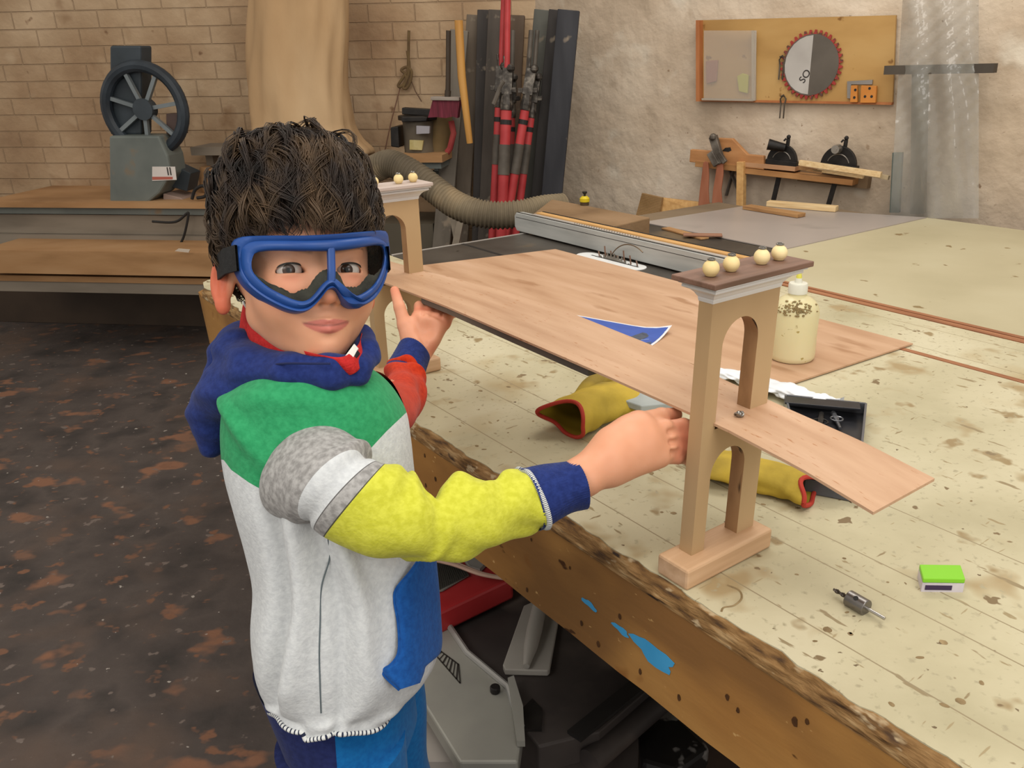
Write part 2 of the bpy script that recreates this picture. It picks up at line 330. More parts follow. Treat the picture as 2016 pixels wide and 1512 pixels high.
for k in range(13):
    t = math.pi/2+math.pi*k/12; pts.append(W(ac+hw*math.sin(t), i0+hw+hw*math.cos(t), 0))
mb.prism(pts, (0, 0, .0018)); ins = mk('throat_insert', mb, M('white_insert', ['d8d8d6', 'e2e2e0'], 8, rough=.4), saw)
mb = MB(); mb.ab(ac+.004, ac+.0095, 1.19, 1.40, .0018, .0022); mk('blade_slot', mb, m_dark, ins)
mb = MB(); c = W(ac+.007, 1.30, -.105); pts = []; T = 48
for k in range(T):
    t = 2*math.pi*k/T
    for dt, r in ((0, .118), (.02, .1285), (.055, .126), (.07, .117)): pts.append(c+EB*r*math.cos(t+dt)+UP*r*math.sin(t+dt))
mb.prism(pts, EA*.0026); mk('saw_blade', mb, M('blade_steel', ['6f6a62', '8f8a82'], 20, rough=.35, metal=.8), saw)
mb = MB(); c = W(ac+.012, 1.23, -.04)
mb.tube([c+EB*(.10*math.cos(t))+UP*(.10*math.sin(t)+.0) for t in np.linspace(.35, 2.1, 14)], .0018, 6)
mk('riving_wire', mb, M('blade_wire', ['6a5a48'], metal=.6, rough=.4), saw)
mb = MB()
for i in range(7):
    b = 1.20+.028*i; mb.beam(W(ac+.012, b, .002), W(ac+.018, b+.012, .016+.01*(i % 3)), .004, .0015)
mk('anti_kickback_teeth', mb, M('pawl', ['5a3d2c', '6f4f3a'], 10, rough=.5), saw)
# grey laminate sheet, ply panel, box at the wall
m_lam = M('grey_laminate', ['948b84', 'a0968f', 'a79d96'], 1.5, rough=.35, bump=.03, spots=[(3, .62, .1, '8d857f')])
def flat(name, px, z, th, mats, label, cat, zz=None, **k):
    mb = MB(); pts = [Z(x, y, .8+z) for x, y in px]; mb.prism(pts, (0, 0, -th)); return mk(name, mb, mats, rz=AZ, label=label, cat=cat, **k)
ext = thing('extension_table', 'dusty brown extension table behind the saw fence', 'table', tuple(W(1.9, 1.4, -.8)), AZ)
mb = MB(); mb.ab(1.535, 2.08, 1.073, 1.815, -.03, -.002); mb.ab(2.08, 2.3, 1.073, 1.5, -.03, -.002); mk('table_top', mb, M('dusty_brown_top', ['6b5b48', '7d6b55', '85735c'], 3, rough=.8), ext)
for a, b in ((1.6, 1.1), (1.6, 1.75), (2.02, 1.75), (2.2, 1.1)):
    mb = MB(); mb.ab(a, a+.05, b, b+.05, -.8, -.03); mk('table_leg', mb, m_rail, ext)
g = [Z(1265, 437, .803), Z(1468, 405, .803), Z(1824, 428, .803), Z(1540, 491, .803)]
mb = MB(); mb.prism([p for p in g], (0, 0, -.003)); mk('grey_laminate_sheet', mb, m_lam, rz=AZ, label='large grey laminate sheet lying on the far tables', cat='laminate sheet')
def stick(name, p0, p1, wd, th, m, label, cat, z, **k):
    a, b = Z(p0[0], p0[1], z), Z(p1[0], p1[1], z); mb = MB(); mb.beam(a, b, wd, th); d = b-a
    return mk(name, mb, m, rz=math.atan2(d[1], d[0]), label=label, cat=cat, bevel=.0015, **k)
m_pine = M('pale_pine', ['c9a878', 'd8bb8c', 'e0c79b'], 8, sc=(1, 12, 12), rough=.6)
m_oak = M('brown_oak_strip', ['8d6742', 'a47b50', 'b08858'], 8, sc=(1, 12, 12), rough=.6)
stick('wood_offcut', (1470, 407), (1578, 424), .05, .014, m_oak, 'brown wooden offcut on the grey sheet, the nearer of two', 'wood strip', .811)
stick('wood_offcut', (1512, 400), (1648, 411), .04, .02, m_pine, 'pale wooden offcut on the grey sheet, the farther of two', 'wood strip', .814)
stick('wood_batten', (1310, 449), (1388, 470), .035, .006, m_oak, 'thin brown wooden slat lying flat behind the fence on the left', 'wood strip', .8035)
stick('wood_batten', (1345, 462), (1422, 463), .035, .006, M('rosy_slat', ['86604a', '99705a'], 6, sc=(1, 9, 9)), 'short rosy brown slat crossing the thin slat behind the fence', 'wood strip', .8105)
# dusty box at the wall foot
m_dust = M('sawdust_brown', ['6b5238', '856a4c', '94785a'], 4, rough=.95, bump=.4, bscale=60)
mb = MB(); z0 = .86
bx = [Z(1086, 392, z0), Z(1280, 428, z0), Z(1180, 452, z0), Z(1040, 428, z0)]
mb.prism(bx, (0, 0, -.058)); mk('dust_chute_box', mb, m_dust, rz=AZ, label='sawdust covered brown box at the end of the ribbed hose', cat='box', bevel=.004)
mb = MB(); c = Z(1151, 404, z0)
mb.lathe(c, UP, [(.016, 0), (.016, .012), (.014, .013)], 16, 0); mb.lathe(c+UP*.013, UP, [(.018, 0), (.018, .012), (.010, .02)], 16, 1); mb.lathe(c+UP*.033, UP, [(.004, 0), (.004, .006), (.009, .012), (.009, .016)], 12, 2)
mk('small_glue_jar', mb, [M('jar_glass_brown', ['4b3a24']), M('jar_yellow', ['c9b21e'], rough=.4), m_dark], label='tiny jar with yellow band and black top against the wall', cat='jar')
# ply panel with corrugated end
mb = MB(); A_ = RW(1262, 380, .06); B_ = RW(1262, 425, .10); C_ = RW(1400, 425, .10); D_ = RW(1400, 398, .06)
E_ = RW(1252, 425, .12)
mb.prism([RW(1300, 388, .05), RW(1296, 445, .08), RW(1420, 430, .08), RW(1420, 402, .05)], NR*.01); mk('wall_foot_plywood', mb, m_ply, label='yellowish plywood panel leaning at the wall foot beside orange paddles', cat='wood panel')
mb = MB()
a0, a1, b0_, b1_ = RW(1265, 380, .07), RW(1305, 389, .07), RW(1252, 428, .10), RW(1296, 438, .10)
for i in range(16):
    u = (i+.5)/16; p = a0*(1-u)+b0_*u; q = a1*(1-u)+b1_*u; mb.beam(p, q, .006, .012, NR)
mb.prism([a0, a1, b1_, b0_], -NR*.006); mk('grooved_board', mb, M('grooved_wood', ['8a6a42', 'a6845a'], 10), label='small board with fine parallel grooves at the wall foot', cat='wood panel')

# ================================================================== RIGHT WALL THINGS
m_boardw = M('varnished_plywood', ['a07a45', 'b08a52', 'b8945d'], 2.5, sc=(1, 1, 3), rough=.5, spots=[(14, .68, .04, '7c5526')])
tb = thing('tool_board', 'yellow plywood tool board high on the plaster wall', 'tool board', tuple(RW(1570, 120, 0)))
def rwquad(pts, off, th): return [RW(x, y, off) for x, y in pts], NR*th
p, t = rwquad([(1377, 40), (1377, 196), (1759, 203), (1766, 30)], .012, .012); mb = MB(); mb.prism(p, t); mk('board', mb, m_boardw, tb)
m_orange = M('orange_stained_wood', ['94562f', 'a5663b', 'b07144'], 6, sc=(3, 3, 1), rough=.55)
p, t = rwquad([(1377, 40), (1377, 199), (1384, 199), (1384, 40)], .024, .03); mb = MB(); mb.prism(p, t); mk('side_strip', mb, m_orange, tb)
p, t = rwquad([(1377, 195), (1377, 199), (1759, 206), (1760, 201)], .01, .022); mb = MB(); mb.prism(p, t); mk('bottom_strip', mb, m_orange, tb)
m_clear = M('clear_plastic', ['c5beb4'], rough=.12, alpha=.24, spec=.6)
ab_ = thing('acrylic_tray', 'clear plastic tray with yellow and red things inside, fixed on the tool board', 'tray', tuple(RW(1435, 150, .03)))
p, t = rwquad([(1386, 60), (1386, 196), (1487, 198), (1490, 60)], .045, .002); mb = MB(); mb.prism(p, t); mk('front_pane', mb, m_clear, ab_)
for q in (((1386, 193), (1386, 197), (1487, 199), (1487, 195)), ((1484, 60), (1484, 198), (1489, 198), (1489, 60))):
    p, t = rwquad(q, .026, .02); mb = MB(); mb.prism(p, t); mk('tray_edge', mb, M('plastic_edge', ['b8ab98'], rough=.2, alpha=.7), ab_)
for nm, q, c_ in (('yellow_cloth', [(1453, 150), (1457, 180), (1474, 184), (1476, 148), (1464, 144)], 'b5b23c'), ('red_cloth', [(1392, 120), (1393, 165), (1412, 160), (1415, 118)], '9a6252')):
    mb = MB(); mb.prism([RW(x, y, .026) for x, y in q], NR*.012); mk(nm, mb, M(nm, [c_], rough=.8), label=('yellow' if 'y' == nm[0] else 'dull red')+' cloth behind the clear tray pane', cat='cloth', bevel=.003)
def rdisc(cx, cy, r, off): c = RW(cx, cy, off); return c, r
bl = thing('circular_saw_blade', 'round saw blade with red toothed rim hanging on the tool board', 'saw blade', tuple(RW(1597, 128, .03)))
c = RW(1597, 128, .030); mb = MB(); pts = []
for k in range(36):
    t = 2*math.pi*k/36
    for dt, r in ((0, .116), (.03, .128), (.09, .127), (.12, .112)): pts.append(c+DR*r*math.cos(t+dt)+UP*r*math.sin(t+dt))
mb.prism(pts, NR*.003); mk('toothed_rim', mb, M('red_teeth', ['8a2a26', 'a33a33'], 60, rough=.5, spots=[(50, .55, .05, '5a3a30')]), bl)
mb = MB(); mb.cyl(c+NR*.0032, c+NR*.0042, .112, n=48); mk('blade_disc', mb, M('blade_grey', ['5d564e', '6f675e'], 8, rough=.35, metal=.5), bl)
mb = MB(); pts = [c+NR*.0045]
for k in range(13):
    t = math.pi*(.5)-math.pi*(-.0)+ (math.pi*.98)*(-k/12); pts.append(c+NR*.0045-DR*.108*math.cos(math.pi/2+math.pi*k/12)*1+UP*.108*math.sin(math.pi/2+math.pi*k/12)) if False else pts.append(c+NR*.0045+DR*.108*math.cos(-math.pi/2+math.pi*k/12)+UP*.108*math.sin(-math.pi/2+math.pi*k/12))
mb.prism(pts, NR*.0006); mk('blade_label', mb, M('pale_blade_face', ['a09a94', 'b5b0aa'], 6, rough=.3), bl)
m_txt = M('dark_print', ['2a2622'], rough=.6)
def text(s, name, origin, xdir, ydir, size, mat, parent=None, th=.0003, align='CENTER', **k):
    cu = bpy.data.curves.new(name, 'FONT'); cu.body = s; cu.size = size; cu.extrude = th; cu.align_x = align; cu.align_y = 'CENTER'
    o = bpy.data.objects.new(name, cu); col.objects.link(o); dg = bpy.context.evaluated_depsgraph_get(); me = bpy.data.meshes.new_from_object(o.evaluated_get(dg)); bpy.data.objects.remove(o)
    x = np.array(xdir, float); x /= np.linalg.norm(x); y = np.array(ydir, float); y = y-x*(x@y); y /= np.linalg.norm(y); zz = np.cross(x, y)
    mb = MB(); mb.add([np.array(origin)+v.co[0]*x+v.co[1]*y+v.co[2]*zz for v in me.vertices], [tuple(p.vertices) for p in me.polygons]); return mk(name, mb, mat, parent, **k)
text('SO', 'blade_print', RW(1585, 150, .0362), UP*.8-DR*.5, DR*.8+UP*.5, .04, m_txt, bl)
mb = MB(); q = [(1669, 160), (1669, 193), (1676, 194), (1677, 166), (1718, 166), (1719, 157)]; mb.prism([RW(x, y, .026) for x, y in q], NR*.006)
mk('try_square', mb, M('square_steel', ['8a8580', '9c9690'], 8, metal=.6, rough=.35), label='grey steel try square on the tool board above orange blocks', cat='square')
m_ob = M('orange_block', ['b5722e', 'c47f38'], 10, rough=.5)
for q, lb, dots in (([(1678, 168), (1690, 168), (1690, 201), (1676, 201)], 'narrow orange wooden block on the tool board', [(1684, 177), (1682, 192)]), ([(1698, 168), (1728, 169), (1726, 202), (1696, 202)], 'wide orange wooden block with dark holes on the tool board', [(1703, 190), (1716, 190), (1712, 174)])):
    o = thing('orange_block', lb, 'wooden block', tuple(RW(*q[3], .03)), group='orange blocks on the tool board'); mb = MB(); mb.prism([RW(x, y, .033) for x, y in q], NR*.014); mk('block', mb, m_ob, o, bevel=.001)
    for x, y in dots: mb = MB(); cc = RW(x, y, .047); mb.cyl(cc, cc+NR*.001, .005, n=12); mk('hole', mb, m_dark, o)
def hook(px, py, lb):
    mb = MB(); c = RW(px, py, .035)
    for s in (-1, 1): mb.tube([c+DR*.008*s-UP*.055, c+DR*.008*s, c+DR*.012*s+UP*.02, c+UP*.035, c-DR*.006*s+UP*.03+NR*.01], .003, 8)
    mk('wire_clip', mb, M('clip_metal', ['4a4238', '6a6258'], 20, metal=.7, rough=.4), smooth=True, label=lb, cat='clip')
hook(1541, 205, 'wire clip hanging under the tool board'); hook(1539, 128, 'dark wire clip left of the saw blade')
# shelf group
m_shelf = M('shelf_wood', ['8f6238', 'a57647', 'b58656'], 5, sc=(1, 1, 5), rough=.6)
def bar(mb, p0, p1, off, wd, th, n=None): mb.beam(RW(*p0, off), RW(*p1, off), wd, th, n if n is not None else NR)
sh = thing('wall_shelf', 'wooden wall shelf holding two black mitre gauges', 'shelf', tuple(RW(1570, 340, 0)))
mb = MB(); bar(mb, (1380, 320), (1470, 330), .05, .025, .10); bar(mb, (1468, 333), (1688, 357), .05, .022, .10); mk('shelf_board', mb, m_shelf, sh, bevel=.001)
mb = MB(); bar(mb, (1468, 321), (1574, 331), .055, .018, .085); mk('upper_board', mb, M('shelf_wood_pale', ['a87c58', 'ba8f6a'], 5), sh, bevel=.001)
mb = MB(); bar(mb, (1575, 343), (1712, 358), .02, .05, .04); mk('wall_cleat', mb, M('cleat', ['6a543c', '80694e'], 5), sh)
mb = MB(); bar(mb, (1460, 318), (1459, 405), .10, .032, .03); mk('shelf_leg', mb, m_ply, sh, bevel=.002)
for p0, p1 in (((1444, 335), (1430, 385)), ((1437, 335), (1456, 380))):
    mb = MB(); bar(mb, p0, p1, .02, .006, .02); mk('shelf_bracket', mb, M('bracket_grey', ['6a645c'], metal=.3), sh)
# wooden jig with handle
mb = MB(); mb.prism([RW(x, y, .075) for x, y in [(1364, 293), (1362, 318), (1508, 333), (1508, 306), (1476, 303), (1446, 272), (1417, 271), (1410, 297)]], NR*.022)
jg = mk('push_jig', mb, M('jig_wood', ['a06d42', 'b07c4e', 'ba8657'], 8, sc=(1, 1, 4), rough=.55), label='orange wooden jig with a raised handle on the left end of the shelf', cat='jig', bevel=.003)
mb = MB(); mb.prism([RW(x, y, .0975) for x, y in [(1422, 297), (1428, 291), (1438, 290), (1440, 296), (1434, 299)]], NR*.001); mk('handle_hole', mb, m_dark, jg)
# toggle clamp
mb = MB(); bar(mb, (1404, 268), (1420, 322), .125, .035, .02); bar(mb, (1398, 300), (1412, 325), .13, .03, .018); bar(mb, (1415, 300), (1428, 320), .13, .02, .016); c = RW(1404, 270, .13); mb.ball(c, .016, 10)
mk('metal_clamp', mb, M('worn_metal', ['4a423a', '6a6259', '8a8278'], 20, metal=.6, rough=.5), label='worn metal clamp gripping the orange jig', cat='clamp', bevel=.002)
m_pad = M('rust_red_wood', ['8a5138', '9c6045', 'a66b50'], 8, sc=(2, 2, .6), rough=.55)
for top, q, lb in (((1390, 317), [(1386, 320), (1396, 320), (1397, 345), (1396, 375), (1398, 413), (1375, 415), (1379, 375), (1383, 345)], 'left rust red wooden paddle hanging from the jig'),
                   ((1417, 317), [(1413, 320), (1425, 322), (1425, 345), (1421, 375), (1424, 409), (1402, 411), (1405, 375), (1410, 345)], 'right rust red wooden paddle hanging from the jig')):
    mb = MB(); mb.prism([RW(*top, .12)]+[RW(x, y, .12) for x, y in q[1:]]+[RW(*q[0], .12)], NR*.008); mk('wooden_paddle', mb, m_pad, label=lb, cat='paddle', bevel=.002, group='rust red paddles hanging from the shelf jig')
# mitre gauges
m_blk = M('black_cast_metal', ['191716', '24211f', '2e2a27'], 20, rough=.45, metal=.3, bump=.2)
def gauge(cx, cy, r, label, handle):
    g = thing('mitre_gauge', label, 'mitre gauge', tuple(RW(cx, cy, .07)), group='black mitre gauges on the shelf')
    s = np.linalg.norm(RW(cx+r, cy, .07)-RW(cx, cy, .07)); c = RW(cx, cy, .07); xr = RW(cx+r, cy+r*.12, .07)-c; xr /= np.linalg.norm(xr); yu = np.cross(NR, xr); yu = yu*(1 if yu[2] > 0 else -1)
    mb = MB(); pts = [c+s*(xr*math.cos(t)*1.0+yu*math.sin(t)*1.05) for t in np.linspace(0, math.pi, 25)]; mb.prism(pts, NR*.014); mk('protractor_head', mb, m_blk, g, bevel=.002)
    mb = MB(); mb.beam(c-xr*s*1.02-yu*.004, c+xr*s*1.02-yu*.004, .02, .04, NR); mk('base_flange', mb, m_blk, g, bevel=.002)
    mb = MB(); mb.tube([c+NR*.0155+s*.62*(xr*math.cos(t)+yu*math.sin(t)) for t in np.linspace(.35, 2.8, 20)], .0022, 6); mk('arc_slot', mb, M('slot_grey', ['77716a'], metal=.5, rough=.4), g)
    mb = MB(); k0 = c+yu*s*1.08+xr*.012; mb.tube([k0-yu*.01, k0+yu*.02], .008, 10); mb.ball(k0+yu*.027, .009, 10); mb.beam(k0-xr*.018+yu*.01, k0-xr*.01+yu*.02, .006, .006, NR); mk('stop_knob', mb, m_blk, g)
    if handle == 'tube':
        mb = MB(); a = RW(1512, 284, .12); b = RW(1545, 291, .09); mb.tube([a, b], [.022, .016], 18); mk('grip', mb, m_blk, g, smooth=True)
    else:
        mb = MB(); a = RW(1650, 293, .085); mb.cyl(a, a+NR*.03, .018, .016, 20); mb.cyl(a+NR*.0301, a+NR*.032, .007, n=12); mk('lock_knob', mb, M('knob_silver', ['a09a92'], metal=.8, rough=.3), g, smooth=True)
gauge(1541, 318, 30, 'left black mitre gauge with a tubular grip on the shelf', 'tube')
gauge(1652, 326, 36, 'right black mitre gauge with a silver knob on the shelf', 'knob')
for p0, p1, lb in (((1535, 342), (1522, 398), 'left black steel bar hanging below the shelf'), ((1646, 352), (1631, 404), 'right black steel bar hanging below the shelf')):
    mb = MB(); bar(mb, p0, p1, .07, .018, .01); mk('steel_bar', mb, m_blk, label=lb, cat='bar', group='steel bars hanging below the shelf')
for p0, p1, off, wd, lb, m_ in (((1574, 320), (1735, 344), .125, .020, 'long pale square stick lying across the shelf front', m_pine), ((1574, 330), (1620, 338), .10, .014, 'dark stick under the pale stick on the shelf', m_oak), ((1602, 334), (1700, 349), .10, .010, 'second thin pale stick on the shelf', m_pine), ((1640, 330), (1750, 350), .085, .016, 'weathered pale stick behind the front one on the shelf', M('weathered', ['a08e70', 'b5a383'], 8))):
    mb = MB(); bar(mb, p0, p1, off, wd, .018); mk('wood_stick', mb, m_, label=lb, cat='wood strip', bevel=.001, group='sticks on the wall shelf')
# plastic sheeting
pl = thing('plastic_sheeting', 'tall wrinkled roll of clear plastic sheeting at the right end of the wall', 'plastic sheet', tuple(Z(1800, 428, .8)))
rows = []
for i in range(60):
    v = i/59; y = -20+v*450; row = []
    for k in range(60):
        u = k/59; x = 1752+u*175-14*(1-v)*(1-u)*0+ (26*(1-v)**1.0)*(1-u)
        off = .10+.035*math.sin(u*math.pi)+.010*math.sin(9*u+3*v)+.008*math.sin(17*u-6*v)+(.006*math.sin(60*v+9*u)*math.sin(23*u+40*v))*(1-v)
        row.append(RW(x, y, off))
    rows.append(row)
mb = MB(); mb.grid(rows)
m_film = M('plastic_film', ['7f7c75', '9a978f', 'b5b2aa'], 6, sc=(1, 1, .25), rough=.10, alpha=.5, spec=1., bump=.5, bscale=20)
mk('plastic_film', mb, m_film, pl, smooth=True, ang=0)
mb = MB(); bar(mb, (1745, 138), (1960, 134), .09, .03, .05); mk('hanging_rail', mb, M('rail_dark', ['3c352e', '4a4239'], 8), pl)
mb = MB(); bar(mb, (1812, 140), (1808, 420), .07, .05, .03); mk('inner_batten', mb, M('grey_batten', ['7a7468', '8d877b'], 5), pl)
mb = MB(); bar(mb, (1768, 300), (1762, 418), .07, .035, .02); mk('green_strip', mb, M('green_grey', ['59625c'], rough=.5), pl)
# ================================================================== ORGANIC SURFACES (smooth distance fields, surface nets)
def s_cap(a, b, ra, rb=None):
    a = np.array(a, float); b = np.array(b, float); rb = ra if rb is None else rb
    def f(p):
        ba = b-a; h = np.clip(((p-a)@ba)/(ba@ba+1e-12), 0, 1); return np.sqrt(((p-a-h[:, None]*ba)**2).sum(1))-(ra+(rb-ra)*h)
    return f
def s_ell(c, r, Mx=None):
    c = np.array(c, float); r = np.array(r, float)
    def f(p):
        q = p-c
        if Mx is not None: q = q@Mx
        k0 = np.sqrt(((q/r)**2).sum(1)); k1 = np.sqrt(((q/(r*r))**2).sum(1))+1e-9; return k0*(k0-1)/k1
    return f
def smin(a, b, k): h = np.clip(.5+.5*(b-a)/k, 0, 1); return b*(1-h)+a*h-k*h*(1-h)
def smax(a, b, k): return -smin(-a, -b, k)
def union(items):                                                        # [(f, k)] ; k<0 means smooth subtraction
    def f(p):
        d = items[0][0](p)
        for g, k in items[1:]: d = smin(d, g(p), k) if k > 0 else smax(d, -g(p), -k)
        return d
    return f
def nets(f, lo, hi, h):
    lo = np.array(lo, float); n = np.ceil((np.array(hi)-lo)/h).astype(int)+1
    g = [lo[i]+h*np.arange(n[i]) for i in range(3)]
    val = np.empty(tuple(n), np.float32)
    for i in range(n[0]):
        Y, Zz = np.meshgrid(g[1], g[2], indexing='ij'); pts = np.stack([np.full(Y.size, g[0][i]), Y.ravel(), Zz.ravel()], 1); val[i] = f(pts).reshape(n[1], n[2])
    S = val < 0; c = n-1; cnt = np.zeros(tuple(c), np.float32); acc = np.zeros(tuple(c)+(3,), np.float32)
    for ax in range(3):
        o = [a for a in range(3) if a != ax]
        for u in (0, 1):
            for v in (0, 1):
                s0 = [None]*3; s1 = [None]*3
                s0[ax] = slice(0, c[ax]); s1[ax] = slice(1, c[ax]+1)
                for oo, t in zip(o, (u, v)): s0[oo] = s1[oo] = slice(t, t+c[oo])
                a, b = val[tuple(s0)], val[tuple(s1)]; x = (a < 0) != (b < 0)
                t_ = np.where(x, a/(a-b+1e-12), 0); cnt += x
                acc[..., ax] += np.where(x, t_, 0); acc[..., o[0]] += np.where(x, u, 0); acc[..., o[1]] += np.where(x, v, 0)
    act = cnt > 0; idx = -np.ones(tuple(c), int); idx[act] = np.arange(act.sum())
    I = np.stack(np.nonzero(act), 1); V = lo+h*(I+acc[act]/cnt[act][:, None]); F = []
    for ax in range(3):
        o = [(ax+1) % 3, (ax+2) % 3]
        s0 = [slice(1, c[i]) for i in range(3)]; s1 = list(s0); s0[ax] = slice(0, c[ax]); s1[ax] = slice(1, c[ax]+1)
        a, b = S[tuple(s0)], S[tuple(s1)]; x = np.nonzero(a != b); 
        if len(x[0]) == 0: continue
        q = np.stack(x, 1); 
        for i in range(3):
            if i != ax: q[:, i] += 1
        d0 = np.zeros(3, int); d0[o[0]] = 1; d1 = np.zeros(3, int); d1[o[1]] = 1
        k = [idx[tuple((q-e).T)] for e in (0*d0, d0, d0+d1, d1)]
        fl = a[x]; Q = np.stack(k, 1); Q[~fl] = Q[~fl][:, ::-1]; F.append(Q)
    F = np.concatenate(F); F = F[(F >= 0).all(1)]
    return V, F
def relax(V, F, it=2, lam=.5):
    for _ in range(it):
        s = np.zeros_like(V); n = np.zeros(len(V))
        for i in range(4):
            j = (i+1) % 4; np.add.at(s, F[:, i], V[F[:, j]]); np.add.at(s, F[:, j], V[F[:, i]]); np.add.at(n, F[:, i], 1); np.add.at(n, F[:, j], 1)
        V = V*(1-lam)+lam*s/np.maximum(n, 1)[:, None]
    return V
def sdf_mb(f, lo, hi, h, it=2):
    V, F = nets(f, lo, hi, h); V = relax(V, F, it); mb = MB(); mb.v = [tuple(v) for v in V]; mb.f = [tuple(int(x) for x in q) for q in F]; mb.m = [0]*len(F); return mb, V
# ================================================================== MODEL BRIDGE
m_mdf = M('arch_board', ['a88a64', 'b4966f', 'bc9f78'], 5, sc=(1, 1, .5), rough=.55, bump=.05)
m_basew = M('base_pine', ['bb9672', 'c8a37f', 'd4b18e'], 4, sc=(1, 14, 14), rough=.55, bump=.1, bscale=12)
m_deck = M('deck_plywood', ['ae8768', 'b99374', 'c29d7e', 'caa689'], 3.5, sc=(9, 1, 9), rough=.5, bump=.06, bscale=40, spots=[(45, .66, .05, 'a8764e', (6, 1, 6))])
m_walnut = M('walnut', ['5e4536', '77594a', '856656'], 6, sc=(1, 9, 9), rough=.55, bump=.15, bscale=20)
m_mould = M('white_moulding', ['c9c6c4', 'd6d3d1'], 10, rough=.4)
m_bead = M('bead_wood', ['dcc287', 'e3cb93', 'ead6a4'], 8, rough=.5)
m_chrome = M('nickel_ring', ['8a8680'], metal=.9, rough=.25)
m_darkcut = M('burnt_cut', ['7a5a3a', '9a7550', 'a8845c'], 30, sc=(1, 1, .3), rough=.6, spots=[(30, .6, .03, '3a2818', (1, 1, .25))])
br = thing('model_bridge', 'wooden model suspension bridge with two arched towers held by the boy', 'model bridge', tuple(W(.08, .4, 0)), AZ)
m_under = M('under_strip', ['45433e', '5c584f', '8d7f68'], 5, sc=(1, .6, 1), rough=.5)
rows = []; rows2 = []
def dz(b): return float(np.interp(b, [-.19, -.1, 0, .2, .4, .6, .8, 1.03], [.170, .184, .193, .1975, .2, .203, .2, .190]))
for b in np.concatenate([np.arange(-.185, 1.02, .02), [1.02]]):
    a1 = float(np.interp(b, [-.19, 0, .11, .25, .45, .65, .84, 1.03], [.158, .148, .158, .176, .184, .170, .150, .153]))
    a0 = float(np.interp(b, [-.19, 1.0], [.049, .049])); rows.append([W(a0+(a1-a0)*k/6, b, dz(b)) for k in range(7)])
mb = MB(); mb.slab(rows, (0, 0, -.0032)); mk('deck', mb, m_deck, br, smooth=True)
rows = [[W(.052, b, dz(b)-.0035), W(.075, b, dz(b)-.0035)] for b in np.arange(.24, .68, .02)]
mb = MB(); mb.slab([[r[0], r[1]] for r in rows], (0, 0, -.0105)); mk('underside_strip', mb, m_under, br, label='dark flexible strip under the deck')
